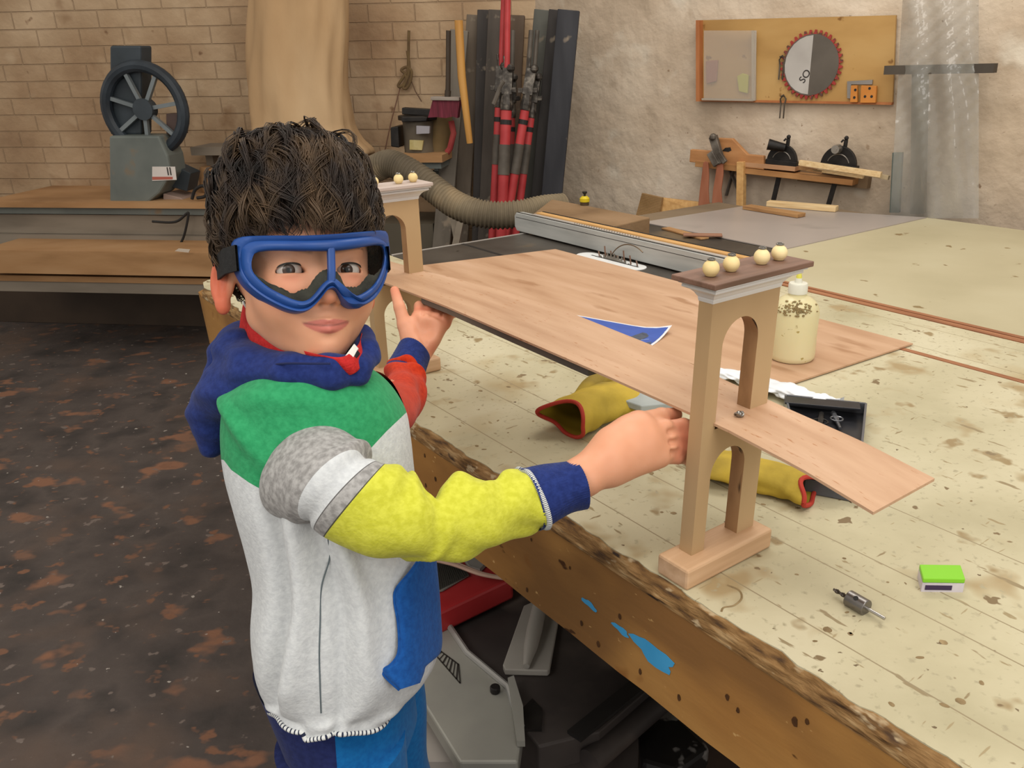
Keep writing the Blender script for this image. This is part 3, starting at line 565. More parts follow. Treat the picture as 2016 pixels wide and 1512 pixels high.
def tower(oa, ob, la, lb, near):
    def T(a, b, z): k = max(z-.028, 0); return W(oa+a+la*k, ob+b+lb*k, z)
    mb = MB(); L_, W_, H_ = .1513, .0492, .0274
    mb.ab(oa, oa+L_, ob, ob+W_, 0, H_); bs_ = mk('tower_base', mb, m_basew, br, bevel=.0035)
    # panel with two arched openings as a face grid
    a0, a1, b0, b1, z0, z1 = .027, .1375, .0202, .0398, .0274, .3341; l0, l1 = .048, .107; r = (l1-l0)/2; cm = (l0+l1)/2
    mb = MB()
    def strip(pts_in, pts_out):                                         # closed front/back ring strip between two polylines
        n = len(pts_in)
        for b, fl in ((b0, 0), (b1, 1)):
            vs = [T(p[0], b, p[1]) for p in pts_in]+[T(p[0], b, p[1]) for p in pts_out]; mb.add(vs, [(i, i+1, n+i+1, n+i) for i in range(n-1)])
    arcs = lambda zc: [(cm-r*math.cos(t), zc+r*math.sin(t)) for t in np.linspace(0, math.pi, 21)]
    zl, zu = .125, .2815; mid = .178
    def half(zs, ztop):
        ar = arcs(zs); inn = [(l0, zs-.001)]+ar+[(l1, zs-.001)]
        out = []
        for (x, z) in inn:
            if x <= l0+1e-6: out.append((a0, z))
            elif x >= l1-1e-6: out.append((a1, z))
            else: out.append((a0+(a1-a0)*(x-l0)/(l1-l0), ztop))
        out[0] = (a0, zs-.001); out[-1] = (a1, zs-.001); out[1] = (a0, ztop); out[-2] = (a1, ztop)
        strip(inn, out)
    for zz0, zs, zt in ((z0, zl, mid), (mid+.0, zu, z1)):
        lowz = z0 if zz0 == z0 else .185
        if zz0 != z0: strip([(a0, mid), (a0, .185)], [(a1, mid), (a1, .185)])
        strip([(a0, lowz), (a0, zs-.001)], [(l0, lowz), (l0, zs-.001)]); strip([(l1, lowz), (l1, zs-.001)], [(a1, lowz), (a1, zs-.001)])
        half(zs, zt)
    for x in (a0, a1): mb.add([T(x, b0, z0), T(x, b1, z0), T(x, b1, z1), T(x, b0, z1)], [(0, 1, 2, 3)])
    mb.add([T(a0, b0, z1), T(a1, b0, z1), T(a1, b1, z1), T(a0, b1, z1)], [(0, 1, 2, 3)])
    for lowz, zs in ((z0, zl), (.185, zu)):
        path = [(l0, lowz), (l0, zs)]+arcs(zs)[1:-1]+[(l1, zs), (l1, lowz)]
        n = len(path); mb.add([T(p[0], b0, p[1]) for p in path]+[T(p[0], b1, p[1]) for p in path], [(i, i+1, n+i+1, n+i) for i in range(n-1)], 1)
    mk('tower_panel', mb, [m_mdf, m_darkcut], br)
    mb = MB(); rings = []
    for (o, z) in ((.0005, .3341), (.0015, .3375), (.0015, .339), (.003, .3405), (.0055, .344), (.010, .3475), (.015, .3495), (.018, .351), (.018, .3535), (.0165, .3545), (.0215, .3555), (.0215, .3587)):
        rings.append([T(a0-o, b0-o, z), T(a1+o*.75, b0-o, z), T(a1+o*.75, b1+o*.55, z), T(a0-o, b1+o*.55, z)])
    mb.grid(rings, closed=True); mk('cornice', mb, m_mould, br)
    mb = MB(); P4 = [T(a, b, .3588) for a, b in ((-.0035, -.0074), (.1554, -.0074), (.1554, .0536), (-.0035, .0536))]; mb.prism(P4, (0, 0, .0062)); mk('cap_board', mb, m_walnut if near else M('pale_cap', ['b5a49a', 'c4b5ac'], 6, sc=(1, 9, 9), rough=.5), br, bevel=.0012, label=None if near else 'pale cap board')
    for a in (.0205, .0515, .1005, .130):
        c = T(a, .021, .365); mb = MB(); rr = .0088
        mb.lathe(c, UP, [(0.003, 0), (.0055, .0006)]+[(rr*math.sin(t), rr*.93-rr*math.cos(t)) for t in np.linspace(.75, 2.6, 12)]+[(.0035, .0172)], 20)
        bd = mk('bead', mb, m_bead, br, smooth=True, ang=60); mb = MB()
        k0 = c+UP*.0172; mb.tube([k0+np.array([.0036*math.cos(t), .0036*math.sin(t), .0006+.0004*math.sin(t)]) for t in np.linspace(0, 2*math.pi, 14)[:-1]], .0009, 6, closed=True); mb.cyl(k0-UP*.0005, k0+UP*.0009, .0022, n=10)
        mk('metal_ring', mb, m_chrome, bd, smooth=True)
tower(0, 0, .022, -.012, True); tower(.0112, .8209, 0, 0, False)
mb = MB(); c = W(.084, .012, dz(0)+.001); mb.ball(c+UP*.003, .004, 10); mb.tube([c+UP*.003+np.array([.005*math.cos(t), .003*math.sin(t), .002*math.sin(t*2)]) for t in np.linspace(0, 6.28, 12)[:-1]], .0012, 6, closed=True)
mk('metal_eyelet', mb, m_chrome, br, smooth=True)

# ================================================================== SHEET, PHOTO, BOTTLE, TRAY, CLOTH, TOOLS
m_sheet = M('thin_plywood', ['ae8768', 'ba9475', 'c29d7e', 'c9a588'], 2.6, sc=(7, 1, 7), rough=.45, bump=.05, bscale=40, spots=[(5, .60, .1, 'a67e5e', (4, 1, 4))])
mb = MB(); mb.prism([W(1.0013, 1.528, .002), W(1.0013, .3128, .002), W(.560, .333, .002), W(.545, 1.62, .002)], (0, 0, .0035))
mk('plywood_sheet', mb, m_sheet, loc=tuple(W(.8, .9, .002)), rz=AZ, label='large thin plywood sheet lying flat under the model bridge and the glue bottle', cat='plywood sheet')
c1 = np.array([.670, .688]); e1 = np.array([-.929, -.371]); e2 = np.array([-.371, .929])*1.0; e2 = np.array([-.311, .950])
def ph(u, v, z=.0062): q = c1+e1*u+e2*v; return W(q[0], q[1], z+.016*max(0, 1-(u+v)/.09)**2)
def phgrid(u0, u1, v0, v1, z, n=8): return [[ph(u0+(u1-u0)*i/n, v0+(v1-v0)*j/n, z) for j in range(n+1)] for i in range(n+1)]
pr = thing('printed_photo', 'blue printed photo with white border lying on the plywood sheet, partly under the bridge deck', 'photo print', tuple(W(.62, .75, .006)), AZ)
mb = MB(); mb.slab(phgrid(0, .16, 0, .25, .0060), (0, 0, .0004)); mk('paper', mb, M('photo_paper', ['e2e2e6'], rough=.3), pr, smooth=True)
mb = MB(); mb.grid(phgrid(.006, .154, .006, .244, .0068)); mk('blue_sky_print', mb, M('print_blue', ['2c4c9c', '3a5cb0', '3556a8'], 12, rough=.3), pr, smooth=True)
for q in (((.03, .052), (.055, .03), (.16, .05), (.15, .085)), ((.085, .01), (.10, .006), (.125, .028), (.11, .032))):
    mb = MB(); mb.prism([ph(u, v, .0071) for u, v in q], (0, 0, .0001)); mk('dark_print', mb, M('print_grey', ['2e3a52', '4a5668', '38455c'], 60, rough=.3), pr)
mb = MB(); mb.prism([ph(u, v, .0071) for u, v in ((.066, .02), (.07, .02), (.105, .05), (.10, .052))], (0, 0, .0001)); mk('pale_print', mb, M('print_pale', ['7f93c4'], rough=.3), pr)
cb_ = Z(1556, 718, .8055); dn = np.array([cb_[0], cb_[1], 0]); dn /= np.linalg.norm(dn); cb_ = cb_+dn*.043
gb = thing('glue_bottle', 'squat translucent bottle of pale yellow glue with brown drips', 'bottle', tuple(cb_))
m_glue = M('glue_plastic', ['cdc295', 'd6cba0', 'dcd2aa'], 3, rough=.3, spec=.5, sss=.15, spots=[(26, .68, .02, '8a7440'), (60, .70, .02, 'a89355')])
mb = MB(); mb.lathe(cb_, UP, [(.036, 0), (.042, .0015), (.045, .006), (.0455, .012), (.045, .05), (.0455, .095), (.043, .108), (.036, .119), (.026, .126), (.0175, .130), (.0165, .137)], 40)
body_b = mk('bottle_body', mb, m_glue, gb, smooth=True)
mb = MB(); mb.lathe(cb_+UP*.1335, UP, [(.0180, 0), (.0187, .001), (.0185, .018), (.017, .0205), (.0075, .0215), (.006, .030), (.0035, .0305)], 32); mk('bottle_cap', mb, M('cap_white', ['d9d7c8', 'e2e0d2'], 10, rough=.35, alpha=.95), gb, smooth=True)
mb = MB(); mb.lathe(cb_+UP*.163, UP, [(.0055, 0), (.0055, .004), (.003, .012), (.0015, .013)], 16); mk('nozzle_tip', mb, M('nozzle_yellow', ['d6d05a'], rough=.4), gb, smooth=True)
mb = MB()
for i in range(120):                                                     # glue crust on the shoulder
    t = rnd.gauss(-1.85, .42); s = min(1, max(0, rnd.gauss(.45, .25))); r = .0455-(.0455-.029)*s**1.5; h = .100+.026*s; c = cb_+np.array([r*math.cos(t), r*math.sin(t), h]); mb.ball(c, rnd.uniform(.0012, .0038), 6, sq=(1, 1, .6))
mk('glue_crust', mb, M('crust_brown', ['6f5c3a', '8a7650', '9a865c'], 60, rough=.9), body_b, kind='stuff')
# tool tray
ty = thing('tool_tray', 'shallow black tool tray with clear sides on the bench behind the deck', 'tray', tuple(W(.45, .14, 0)), AZ)
tq = [(.532, .276), (.605, .166), (.332, .0), (.300, .062)]
m_tray = M('black_tray', ['17171a', '232327', '2c2c31'], 20, rough=.35)
mb = MB(); mb.prism([W(a, b, .0006) for a, b in tq], (0, 0, .003)); mk('tray_floor', mb, m_tray, ty)
mb = MB()
for i in range(4):
    p, q = W(*tq[i], .012), W(*tq[(i+1) % 4], .012); mb.beam(p, q, .004, .022)
mk('tray_rim', mb, M('tray_side', ['4b4c50', '5c5d62'], 8, rough=.2), ty, bevel=.001)
mb = MB(); d_ = W(.605, .166)-W(.332, 0); 
mb.beam(W(.512, .262, .022), W(.585, .164, .022), .03, .004); mk('tray_flap', mb, m_tray, ty, bevel=.001)
m_bit = M('tool_glint', ['3c3c40', '6f7074', '9a9a9e'], 80, rough=.3, metal=.7)
for i, (a, b, l, r) in enumerate(((.50, .18, .09, .006), (.53, .17, .06, .005), (.47, .16, .05, .007), (.44, .13, .06, .005), (.40, .10, .05, .006))):
    mb = MB(); p = W(a, b, .010); e = EA*.75+EB*.45+rnd.uniform(-.4, .4)*EB; mb.tube([p-e*l/2, p-e*l*.1, p, p+e*l/2], [r*.5, r*.6, r, r*.8], 8); mb.tube([p+np.array([r*2*math.cos(t), r*2*math.sin(t), .003]) for t in np.linspace(0, 6.28, 12)[:-1]], .0015, 6, closed=True)
    mk('tool_bit', mb, m_bit if i % 2 else m_blk, ty, smooth=True)
# white rag
pth = [Z(x, y, .81+dz_) for x, y, dz_ in ((1400, 742, 0), (1432, 738, .004), (1470, 741, .008), (1510, 752, .012), (1545, 760, .012), (1580, 775, .010), (1612, 787, .006), (1640, 794, .003), (1660, 799, 0))]
pth = bez(pth, 44); mb = MB(); rows = []
for i, p in enumerate(pth):
    u = i/43; wd = .026*math.sin(math.pi*min(1, u*1.02+.04))**.6*(1.15-.3*u); t = pth[min(i+1, 43)]-pth[max(i-1, 0)]; t[2] = 0; t /= np.linalg.norm(t); sd = np.cross(UP, t); row = []
    for k in range(36):
        a = 2*math.pi*k/36; f = 1+.14*math.sin(5*a+9*u*3)+.10*math.sin(9*a-14*u*3)+.10*math.sin(22*u+2*a)
        hh = .010*(.6+.4*math.sin(13*u+1)**2); row.append(p*np.array([1, 1, 0])+UP*.8035+sd*wd*math.cos(a)*f+UP*max(0, .012+hh*math.sin(a)*f))
    rows.append(row)
mb.grid(rows, closed=True); mk('white_rag', mb, M('white_cotton', ['cfd2d6', 'dcdfe2', 'e3e5e8'], 12, rough=.9, bump=.3, bscale=50), smooth=True, ang=0, label='crumpled white cloth lying across the sheet corner behind the near tower', cat='cloth')
# countersink
cs = thing('countersink_bit', 'small steel countersink drill bit lying on the bench at the right', 'drill bit', tuple(Z(1690, 1190, .8)))
q0, q1 = Z(1641, 1160, .8075), Z(1742, 1218, .8075); d_ = (q1-q0)/np.linalg.norm(q1-q0); L_ = np.linalg.norm(q1-q0)
mb = MB(); mb.cyl(q0+d_*L_*.30, q0+d_*L_*.66, .0095, n=28); mk('collar', mb, M('collar_steel', ['6a6663', '86827f'], 12, metal=.85, rough=.28), cs, smooth=True, bevel=.0008)
mb = MB(); c = q0+d_*L_*.48; e = np.array([-.15, -.55, .8]); e = e-d_*(e@d_); e /= np.linalg.norm(e); mb.cyl(c+e*.0085, c+e*.0099, .0028, n=14); mk('grub_screw', mb, m_dark, cs)
mb = MB(); mb.cyl(q0+d_*L_*.66, q1, .0020, n=12); mk('shank', mb, M('shank_steel', ['b5b2ae'], metal=.9, rough=.25), cs, smooth=True)
mb = MB(); rows = []; 
for i in range(30):
    u = i/29; c = q0+d_*L_*.31*u; n1 = e; n2 = np.cross(d_, e); row = []
    for k in range(8):
        a = 2*math.pi*k/8+u*8; r = (.0020 if u > .02 else .0008)+.0007*math.cos(2*(a-u*8)); row.append(c+n1*r*math.cos(a)+n2*r*math.sin(a))
    rows.append(row)
mb.grid(rows, closed=True); mk('twist_drill', mb, M('drill_dark', ['3b342f', '5a514a'], 30, metal=.7, rough=.4), cs, smooth=True)
# green and white carton at the right
cz = thing('small_carton', 'small white carton with lime green top at the right edge of the bench', 'box', tuple(Z(1840, 1160, .8)), AZ-.3)
c0 = Z(1813, 1165, .8); ex = np.array([.94, -.05, 0]); ey = np.array([.25, .95, 0])
mb = MB(); mb.prism([c0, c0+ex*.05, c0+ex*.05+ey*.03, c0+ey*.03], (0, 0, .012)); cbx = mk('carton', mb, M('carton_white', ['b9b2bc', 'cfc9d0'], 40, rough=.4), cz)
mb = MB(); mb.prism([c0+UP*.0122+ex*.0, c0+ex*.05+UP*.0122, c0+ex*.05+ey*.03+UP*.0122, c0+ey*.03+UP*.0122], (0, 0, .006)); mk('green_top', mb, M('lime', ['7fc32c'], rough=.4), cz, bevel=.001)
mb = MB(); mb.frame(c0+ex*.02-ey*.0003+UP*.006, (ex/np.linalg.norm(ex), ey/np.linalg.norm(ey), UP), (.03, .0006, .006)); mk('dark_stripe', mb, M('carton_print', ['3a2a4a']), cbx)
# paper scrap
mb = MB(); mb.prism([Z(995, 663, .801), Z(1003, 667, .803), Z(1014, 670, .801), Z(1006, 671, .801)], (0, 0, .0006)); mk('paper_scrap', mb, M('scrap_white', ['e6e4dc']), label='tiny white paper scrap on the bench under the deck', cat='paper')
# pale grey card between glove and deck
mb = MB(); mb.prism([Z(1218, 768, .823), Z(1212, 795, .823), Z(1262, 812, .823), Z(1338, 806, .823), Z(1330, 770, .823), Z(1260, 752, .823)], (0, 0, .012)); mk('grey_block', mb, M('grey_card', ['8f9694', 'a3a9a6', 'adb2af'], 14, rough=.8), rz=AZ, label='pale grey scuffed block lying on the yellow glove under the deck', cat='block', bevel=.002)
# gloves
m_leather = M('yellow_leather', ['96802c', 'ab9232', 'bb9f38', 'b0962e'], 9, rough=.8, bump=.8, bscale=34, spots=[(7, .57, .12, '85702a')])
m_cord = M('red_binding', ['9c2b20', 'b03a2a'], 20, rough=.8)
m_lin = M('glove_lining', ['9a8420', '857018'], 8, rough=.9)
def glove(name, label, path, opend, rim_up, fingers, seed):
    # path: (centre, half width, half height) from the cuff opening to the hand
    g = thing(name, label, 'glove', tuple(np.array([path[0][0][0], path[0][0][1], .8])), group='yellow work gloves on the bench')
    rs = bez([np.concatenate([c, [w_, h_]]) for c, w_, h_ in path], 40); rows = []; inner = []
    for i, r in enumerate(rs):
        u = i/39; c = r[:3]; t = rs[min(i+1, 39)][:3]-rs[max(i-1, 0)][:3]; t[2] = 0; t /= np.linalg.norm(t); sd = np.cross(UP, t)
        if i == 0: t0 = t
        row = []; row2 = []
        for k in range(44):
            a = 2*math.pi*k/44; f = 1+(.05+.05*u)*math.sin(3*a+seed+5*u)+.05*math.sin(5*a-9*u+seed)*(.3+u)+.03*math.sin(11*u*3+2*a)
            sk = (.012*math.sin(2*a+seed)+.006*math.sin(3*a))*(1-u)**3
            for rw, sc in ((row, 1), (row2, .93)):
                p = c+sd*r[3]*math.cos(a)*f*sc+UP*r[4]*math.sin(a)*f*sc-t*sk+ (0 if rw is row else t*.001); p[2] = max(p[2], .8015); rw.append(p)
        rows.append(row); inner.append(row2)
    mb = MB(); mb.grid(rows, 0, closed=True); mb.grid(inner[:26], 1, closed=True); mb.grid([rows[0], inner[0]], 0, closed=True); mb.add([*rows[-1]], [tuple(range(44))])
    mk('glove_body', mb, [m_leather, m_lin], g, smooth=True, ang=0)
    mb = MB(); mb.tube([(np.array(a)+np.array(b))/2 for a, b in zip(rows[0], inner[0])], .0034, 8, closed=True); mk('red_cuff_binding', mb, m_cord, g, smooth=True)
    for f_ in fingers:
        pts = bez([np.concatenate([p, [r_]]) for p, r_ in f_], 14); mb = MB()
        p = [q[:3] for q in pts]; rr = [max(q[3], .002) for q in pts]; rr[-1] *= .45; rr[-2] *= .8; mb.tube(p, rr, 14); mk('glove_finger', mb, m_leather, g, smooth=True, ang=0)
zc = lambda x, y, h: Z(x, y, .8+h)
glove('work_glove', 'yellow leather work glove with red binding, its open cuff facing the boy', [(zc(1113, 826, .029), .046, .028), (zc(1150, 806, .029), .046, .029), (zc(1190, 790, .027), .044, .027), (zc(1235, 776, .022), .042, .021), (zc(1285, 764, .016), .034, .015)], None, None,
      [[(zc(1140, 788, .03), .014), (zc(1162, 764, .040), .018), (zc(1180, 752, .04), .018), (zc(1200, 745, .035), .015), (zc(1225, 738, .028), .012)],
       [(zc(1195, 785, .035), .014), (zc(1212, 768, .034), .016), (zc(1235, 758, .028), .014), (zc(1255, 750, .022), .010)],
       [(zc(1270, 780, .016), .014), (zc(1310, 768, .014), .013), (zc(1350, 758, .013), .011)]], 1.0)
glove('work_glove', 'yellow leather work glove with red cuff lying under the ramp behind the near tower', [(zc(1604, 968, .018), .036, .017), (zc(1560, 950, .018), .036, .018), (zc(1500, 935, .018), .040, .018), (zc(1440, 922, .018), .042, .017), (zc(1400, 912, .016), .040, .014)], None, None,
      [[(zc(1420, 900, .016), .013), (zc(1380, 898, .014), .012), (zc(1345, 902, .012), .009)], [(zc(1420, 930, .014), .013), (zc(1385, 925, .013), .012), (zc(1362, 920, .012), .009)], [(zc(1410, 880, .016), .013), (zc(1375, 872, .014), .011), (zc(1355, 870, .013), .009)]], 2.4)
# ================================================================== LEFT BACKGROUND
def lq(pts, off, th, m, name, parent=None, **k):
    mb = MB(); mb.prism([LW(x, y, off) for x, y in pts], NL*th); return mk(name, mb, m, parent, **k)
def lbar(mb, p0, p1, off, wd, th, off1=None): mb.beam(LW(*p0, off), LW(*p1, off if off1 is None else off1), wd, th, NL)
m_mach = M('machine_grey_green', ['5c625e', '6c716c', '757a74'], 4, rough=.5, spots=[(8, .6, .1, '7d6d58')])
m_slate = M('machine_dark_slate', ['2b3136', '363d42', '414950'], 5, rough=.5)
m_tan = M('dusty_tan_wood', ['8f6a45', 'a67e55', 'b08a62'], 4, sc=(.6, 1, 3), rough=.8)
m_greyb = M('dusty_grey_board', ['6d6356', '83786a', '8f8475'], 3, sc=(.5, 1, 3), rough=.85)
# bench along the left wall
lb = thing('wall_bench', 'dusty brown workbench with grey fronts along the brick wall at the left', 'workbench', tuple(LW(300, 640, .5)*np.array([1, 1, 0])))
def lbox(name, x0, x1, ytop, ybot, off0, off1, m, par, **k):
    a = LW(x0, ytop, off1); b = LW(x1, ytop, off1); c = LW(x0, ybot, off1) if ybot else a*np.array([1, 1, 0])+UP*.002; t = off1-off0
    mb = MB(); cc = (a+b)/2; h = a[2]-c[2]; Lx = np.linalg.norm((b-a)[:2]); mb.frame(np.array([cc[0], cc[1], a[2]-h/2])-NL*t/2, (DL, NL, UP), (Lx, t, h)); return mk(name, mb, m, par, **k)
lbox('cabinet_top', -40, 418, 397, 408, .0, .55, m_tan, lb)
lbox('grey_front', -40, 414, 408, 420, .0, .52, m_mach, lb)
lbox('drawer_front', -40, 414, 421, 458, .0, .5, m_greyb, lb); lbox('drawer_front', -40, 418, 461, 486, .0, .53, m_greyb, lb)
lbox('lower_board', -40, 450, 492, 537, .0, .80, m_tan, lb, label='tan board jutting out below the drawers')
lbox('under_shelf', -40, 445, 541, 552, .0, .76, m_tan, lb); lbox('plinth', -40, 440, 552, 572, .0, .75, m_greyb, lb)
lbox('lower_cabinet', -40, 430, 572, None, .02, .24, M('dark_cabinet', ['3a2e24', '4b3c2f'], 4), lb)
mb = MB(); mb.prism([LW(x, y, .84) for x, y in ((345, 494), (352, 489), (375, 491), (372, 497))], NL*.004); mk('paper_scrap', mb, M('scrap_white2', ['c9b9a6']), label='crumpled pale scrap on the tan board at the left', cat='paper')
mb = MB(); pts = [LW(x, y, .57) for x, y in ((300, 436), (334, 438), (352, 434), (368, 420))]+[LW(x, y, .57) for x, y in ((371, 422), (367, 445), (362, 465), (354, 483))]
mb.tube([np.array(p) for p in bez(pts, 30)], .006, 8); mk('power_cable', mb, m_dark, smooth=True, label='black cable looping down the grey drawer fronts', cat='cable')
# bandsaw like machine
bw = thing('bandsaw', 'grey green bandsaw with black spoked wheel at the left edge', 'bandsaw', tuple(LW(320, 400, .45)))
lq([(250, 262), (345, 262), (362, 300), (368, 335), (345, 372), (320, 392), (250, 392)], .35, .15, m_mach, 'lower_housing', bw, bevel=.01)
lq([(240, 90), (300, 90), (300, 262), (240, 262)], .32, .10, m_slate, 'frame_column', bw, bevel=.01)
c = LW(285, 215, .44); mb = MB(); rr = np.linalg.norm(LW(360, 215, .44)-c)
mb.tube([c+rr*(DL*math.cos(t)+UP*math.sin(t)) for t in np.linspace(0, 2*math.pi, 41)[:-1]], .028, 10, closed=True); mk('wheel_rim', mb, M('wheel_dark', ['1c2127', '2a3138', '3b434b'], 6, rough=.45), bw, smooth=True)
for k in range(7):
    t = k*2*math.pi/7+.3; mb = MB(); mb.beam(c, c+rr*(DL*math.cos(t)+UP*math.sin(t)), .018, .02, NL); mk('wheel_spoke', mb, M('spoke_grey', ['6f7679', '848b8d'], 6, metal=.4, rough=.4), bw)
mb = MB(); mb.cyl(c-NL*.03, c+NL*.02, .05, n=20); mk('wheel_hub', mb, m_slate, bw)
lq([(340, 222), (366, 222), (371, 262), (340, 262)], .36, .06, M('oily_block', ['4a3c38', '5c4a44'], 5), 'guide_block', bw, bevel=.003)
lq([(356, 318), (395, 336), (388, 371), (355, 362)], .30, .10, m_slate, 'lower_panel', bw, bevel=.003)
lq([(300, 328), (345, 328), (348, 354), (300, 356)], .501, .002, M('sign_white', ['cfc6bf', 'ddd5ce'], 6, rough=.5), 'maker_plate', bw)
lq([(300, 348), (340, 348), (340, 353), (300, 354)], .5035, .001, M('sign_red', ['b06050']), 'red_line', bw)
text('II', 'plate_lettering', LW(333, 338, .505), -DL, UP, .055, m_txt, bw)
lq([(352, 372), (385, 380), (400, 392), (352, 394)], .3, .15, M('paper_bag', ['8a7468', '9c867a'], 6), 'paper_pile', None, label='crumpled brown paper lying on the wall bench beside the bandsaw', cat='paper', bevel=.004)
mb = MB(); pts = [LW(x, y, .5) for x, y in ((378, 392), (384, 374), (398, 366), (405, 372), (404, 386), (388, 390))]; mb.tube(bez(pts, 24), .008, 8); mk('hose_loop', mb, m_dark, smooth=True, label='short black hose loop on top of the wall bench', cat='hose')
c = LW(418, 355, .2); mb = MB(); mb.lathe(c-UP*.07, UP, [(.05, 0), (.065, .03), (.065, .10), (.05, .14)], 20); mk('tan_drum', mb, m_tan, smooth=True, label='small tan drum on the wall bench behind the boy hair', cat='drum')
ws = thing('high_shelf', 'dusty wooden shelf on a post against the left brick wall', 'shelf', tuple(LW(430, 300, .1)))
lbox('shelf_plank', 374, 560, 290, 306, .0, .22, m_greyb, ws); lbox('shelf_post', 404, 418, 306, 396, .02, .10, m_greyb, ws)
# fabric dust bag
m_bag = M('dust_bag_cloth', ['a3835f', 'ba9972', 'cbad87'], 2, sc=(1, 1, .5), rough=.95, bump=.3, bscale=50)
prof = [(-60, 497, 684), (60, 497, 684), (134, 497, 682), (180, 499, 684), (225, 505, 690), (250, 508, 694), (275, 505, 706), (295, 512, 725), (306, 525, 724), (314, 540, 700), (322, 560, 690), (345, 565, 688), (400, 570, 680)]
rows = []
pp = bez([np.array(q, float) for q in prof], 60)
for i, (y, x0, x1) in enumerate(pp):
    row = []; l = LW(x0, y, .30); r = LW(x1, y, .30); c = (l+r)/2; hw = np.linalg.norm(r-l)/2
    for k in range(72):
        a = 2*math.pi*k/72; f = 1+.05*math.sin(7*a+.012*y)+.04*math.sin(3*a+1)+.025*math.sin(15*a-.02*y); row.append(c-DL*hw*math.cos(a)*(1 if abs(math.cos(a)) > .97 else f)+NL*.8*hw*math.sin(a)*f)
    rows.append(row)
mb = MB(); mb.grid(rows, closed=True); mk('dust_collector_bag', mb, m_bag, smooth=True, ang=0, label='large tan cloth dust collector bag hanging behind the boy head', cat='dust bag')
# hanging rope and strings
mb = MB(); pts = [LW(x, y, .04) for x, y in ((805, 60), (803, 134), (795, 150), (784, 168), (790, 170), (800, 158), (797, 145), (790, 138), (800, 132), (810, 140), (808, 160), (800, 174), (794, 172), (800, 160), (806, 135), (802, 100))]
mb.tube(bez(pts, 70), .007, 8); mk('rope_loop', mb, M('old_rope', ['5e4a34', '75603f'], 30, rough=.9), smooth=True, label='looped rope hanging on the brick wall', cat='rope')
mb = MB(); mb.tube([LW(789, 168, .03), LW(770, 240, .03), LW(757, 300, .03)], .003, 6); mk('hanging_string', mb, M('string_pink', ['7a5a48']), label='thin string running down the brick wall left of the motor', cat='string')
mb = MB(); mb.tube([LW(808, 155, .03), LW(818, 180, .03), LW(830, 200, .03)], .003, 6); mk('hanging_string', mb, M('string_brown', ['6d5440']), label='short thin string right of the rope loop', cat='string')
# motor unit
mo = thing('motor', 'black electric motor with grey plate and yellow sticker by the brick wall', 'motor', tuple(LW(830, 305, .35)))
lq([(785, 246), (800, 244), (802, 285), (786, 283)], .30, .14, m_blk, 'terminal_box', mo, bevel=.005)
mb = MB(); c = LW(826, 268, .38); mb.cyl(c-UP*.09, c+UP*.07, .075, n=28); mk('motor_case', mb, M('motor_case', ['4a4238', '5c5244', '6b604f'], 8, rough=.6), mo, smooth=True)
mb = MB(); c2 = c+UP*.075; mb.cyl(c2, c2+UP*.02, .095, n=28); mb.beam(c2-DL*.09+UP*.03, c2+DL*.07+UP*.04, .05, .03, UP); mk('fan_cover', mb, m_blk, mo, bevel=.003)
lq([(822, 247), (848, 248), (847, 262), (822, 263)], .47, .02, M('plate_grey', ['8a868c', '9b979b'], 6, rough=.4), 'rating_plate', mo)
lq([(808, 275), (835, 276), (832, 295), (808, 294)], .455, .015, M('sticker', ['8f7c34', 'b5a878', 'a8935a'], 9, rough=.6), 'yellow_sticker', mo)
lq([(800, 228), (850, 228), (848, 236), (800, 238)], .4, .08, m_blk, 'top_bracket', mo, bevel=.003)
c = LW(865, 232, .34); mb = MB(); rows = []
sk = thing('sack', 'brown bulging dusty canvas sack between motor and leaning boards', 'sack', tuple(LW(868, 305, .34)))
for i in range(14):
    u = i/13; y = 226+u*82; hw = .055+.012*math.sin(u*3.1); cc = LW(868-3*u, y, .34); rows.append([cc+DL*hw*math.cos(a)*(1+.08*math.sin(3*a+5*u))+NL*hw*math.sin(a)*(1+.08*math.sin(4*a+3*u)) for a in np.linspace(0, 2*math.pi, 25)[:-1]])
mb.grid(rows, closed=True); mb.add(rows[0], [tuple(range(24))]); mk('sack_body', mb, M('sack_brown', ['5c4a33', '74603f', '857150'], 4, rough=.95), sk, smooth=True)
mb = MB(); lbar(mb, (892, 225), (890, 240), .3, .03, .03); mb.tube([LW(888, 238, .42), LW(893, 262, .42), LW(886, 292, .42), LW(880, 300, .42)], .014, 10); mk('red_strap', mb, M('faded_red', ['8a3030', 'a54a45'], 20, rough=.8), smooth=True, label='faded red strap hanging below the broom', cat='strap')
du = thing('duct_table', 'dusty machine table with duct pipes under the motor', 'machine table', tuple(LW(845, 400, .4)))
lbox('table_plate', 782, 870, 306, 320, .0, .55, m_tan, du); lbox('table_apron', 790, 868, 320, 332, .0, .52, m_mach, du)
for y in (345, 365):
    mb = MB(); mb.cyl(LW(790, y, .35), LW(866, y, .35), .024, n=20); mk('duct_pipe', mb, M('duct_metal', ['4a4a42', '62625a'], 5, rough=.5, metal=.3), du, smooth=True)
for x in (800, 855): lbox('table_leg', x, x+8, 332, None, .3, .36, m_mach, du)
lbox('dark_cabinet', 745, 852, 440, None, .08, .40, M('grey_brown_cab', ['4b4438', '5a5244'], 3), du, label='grey brown cabinet body below')
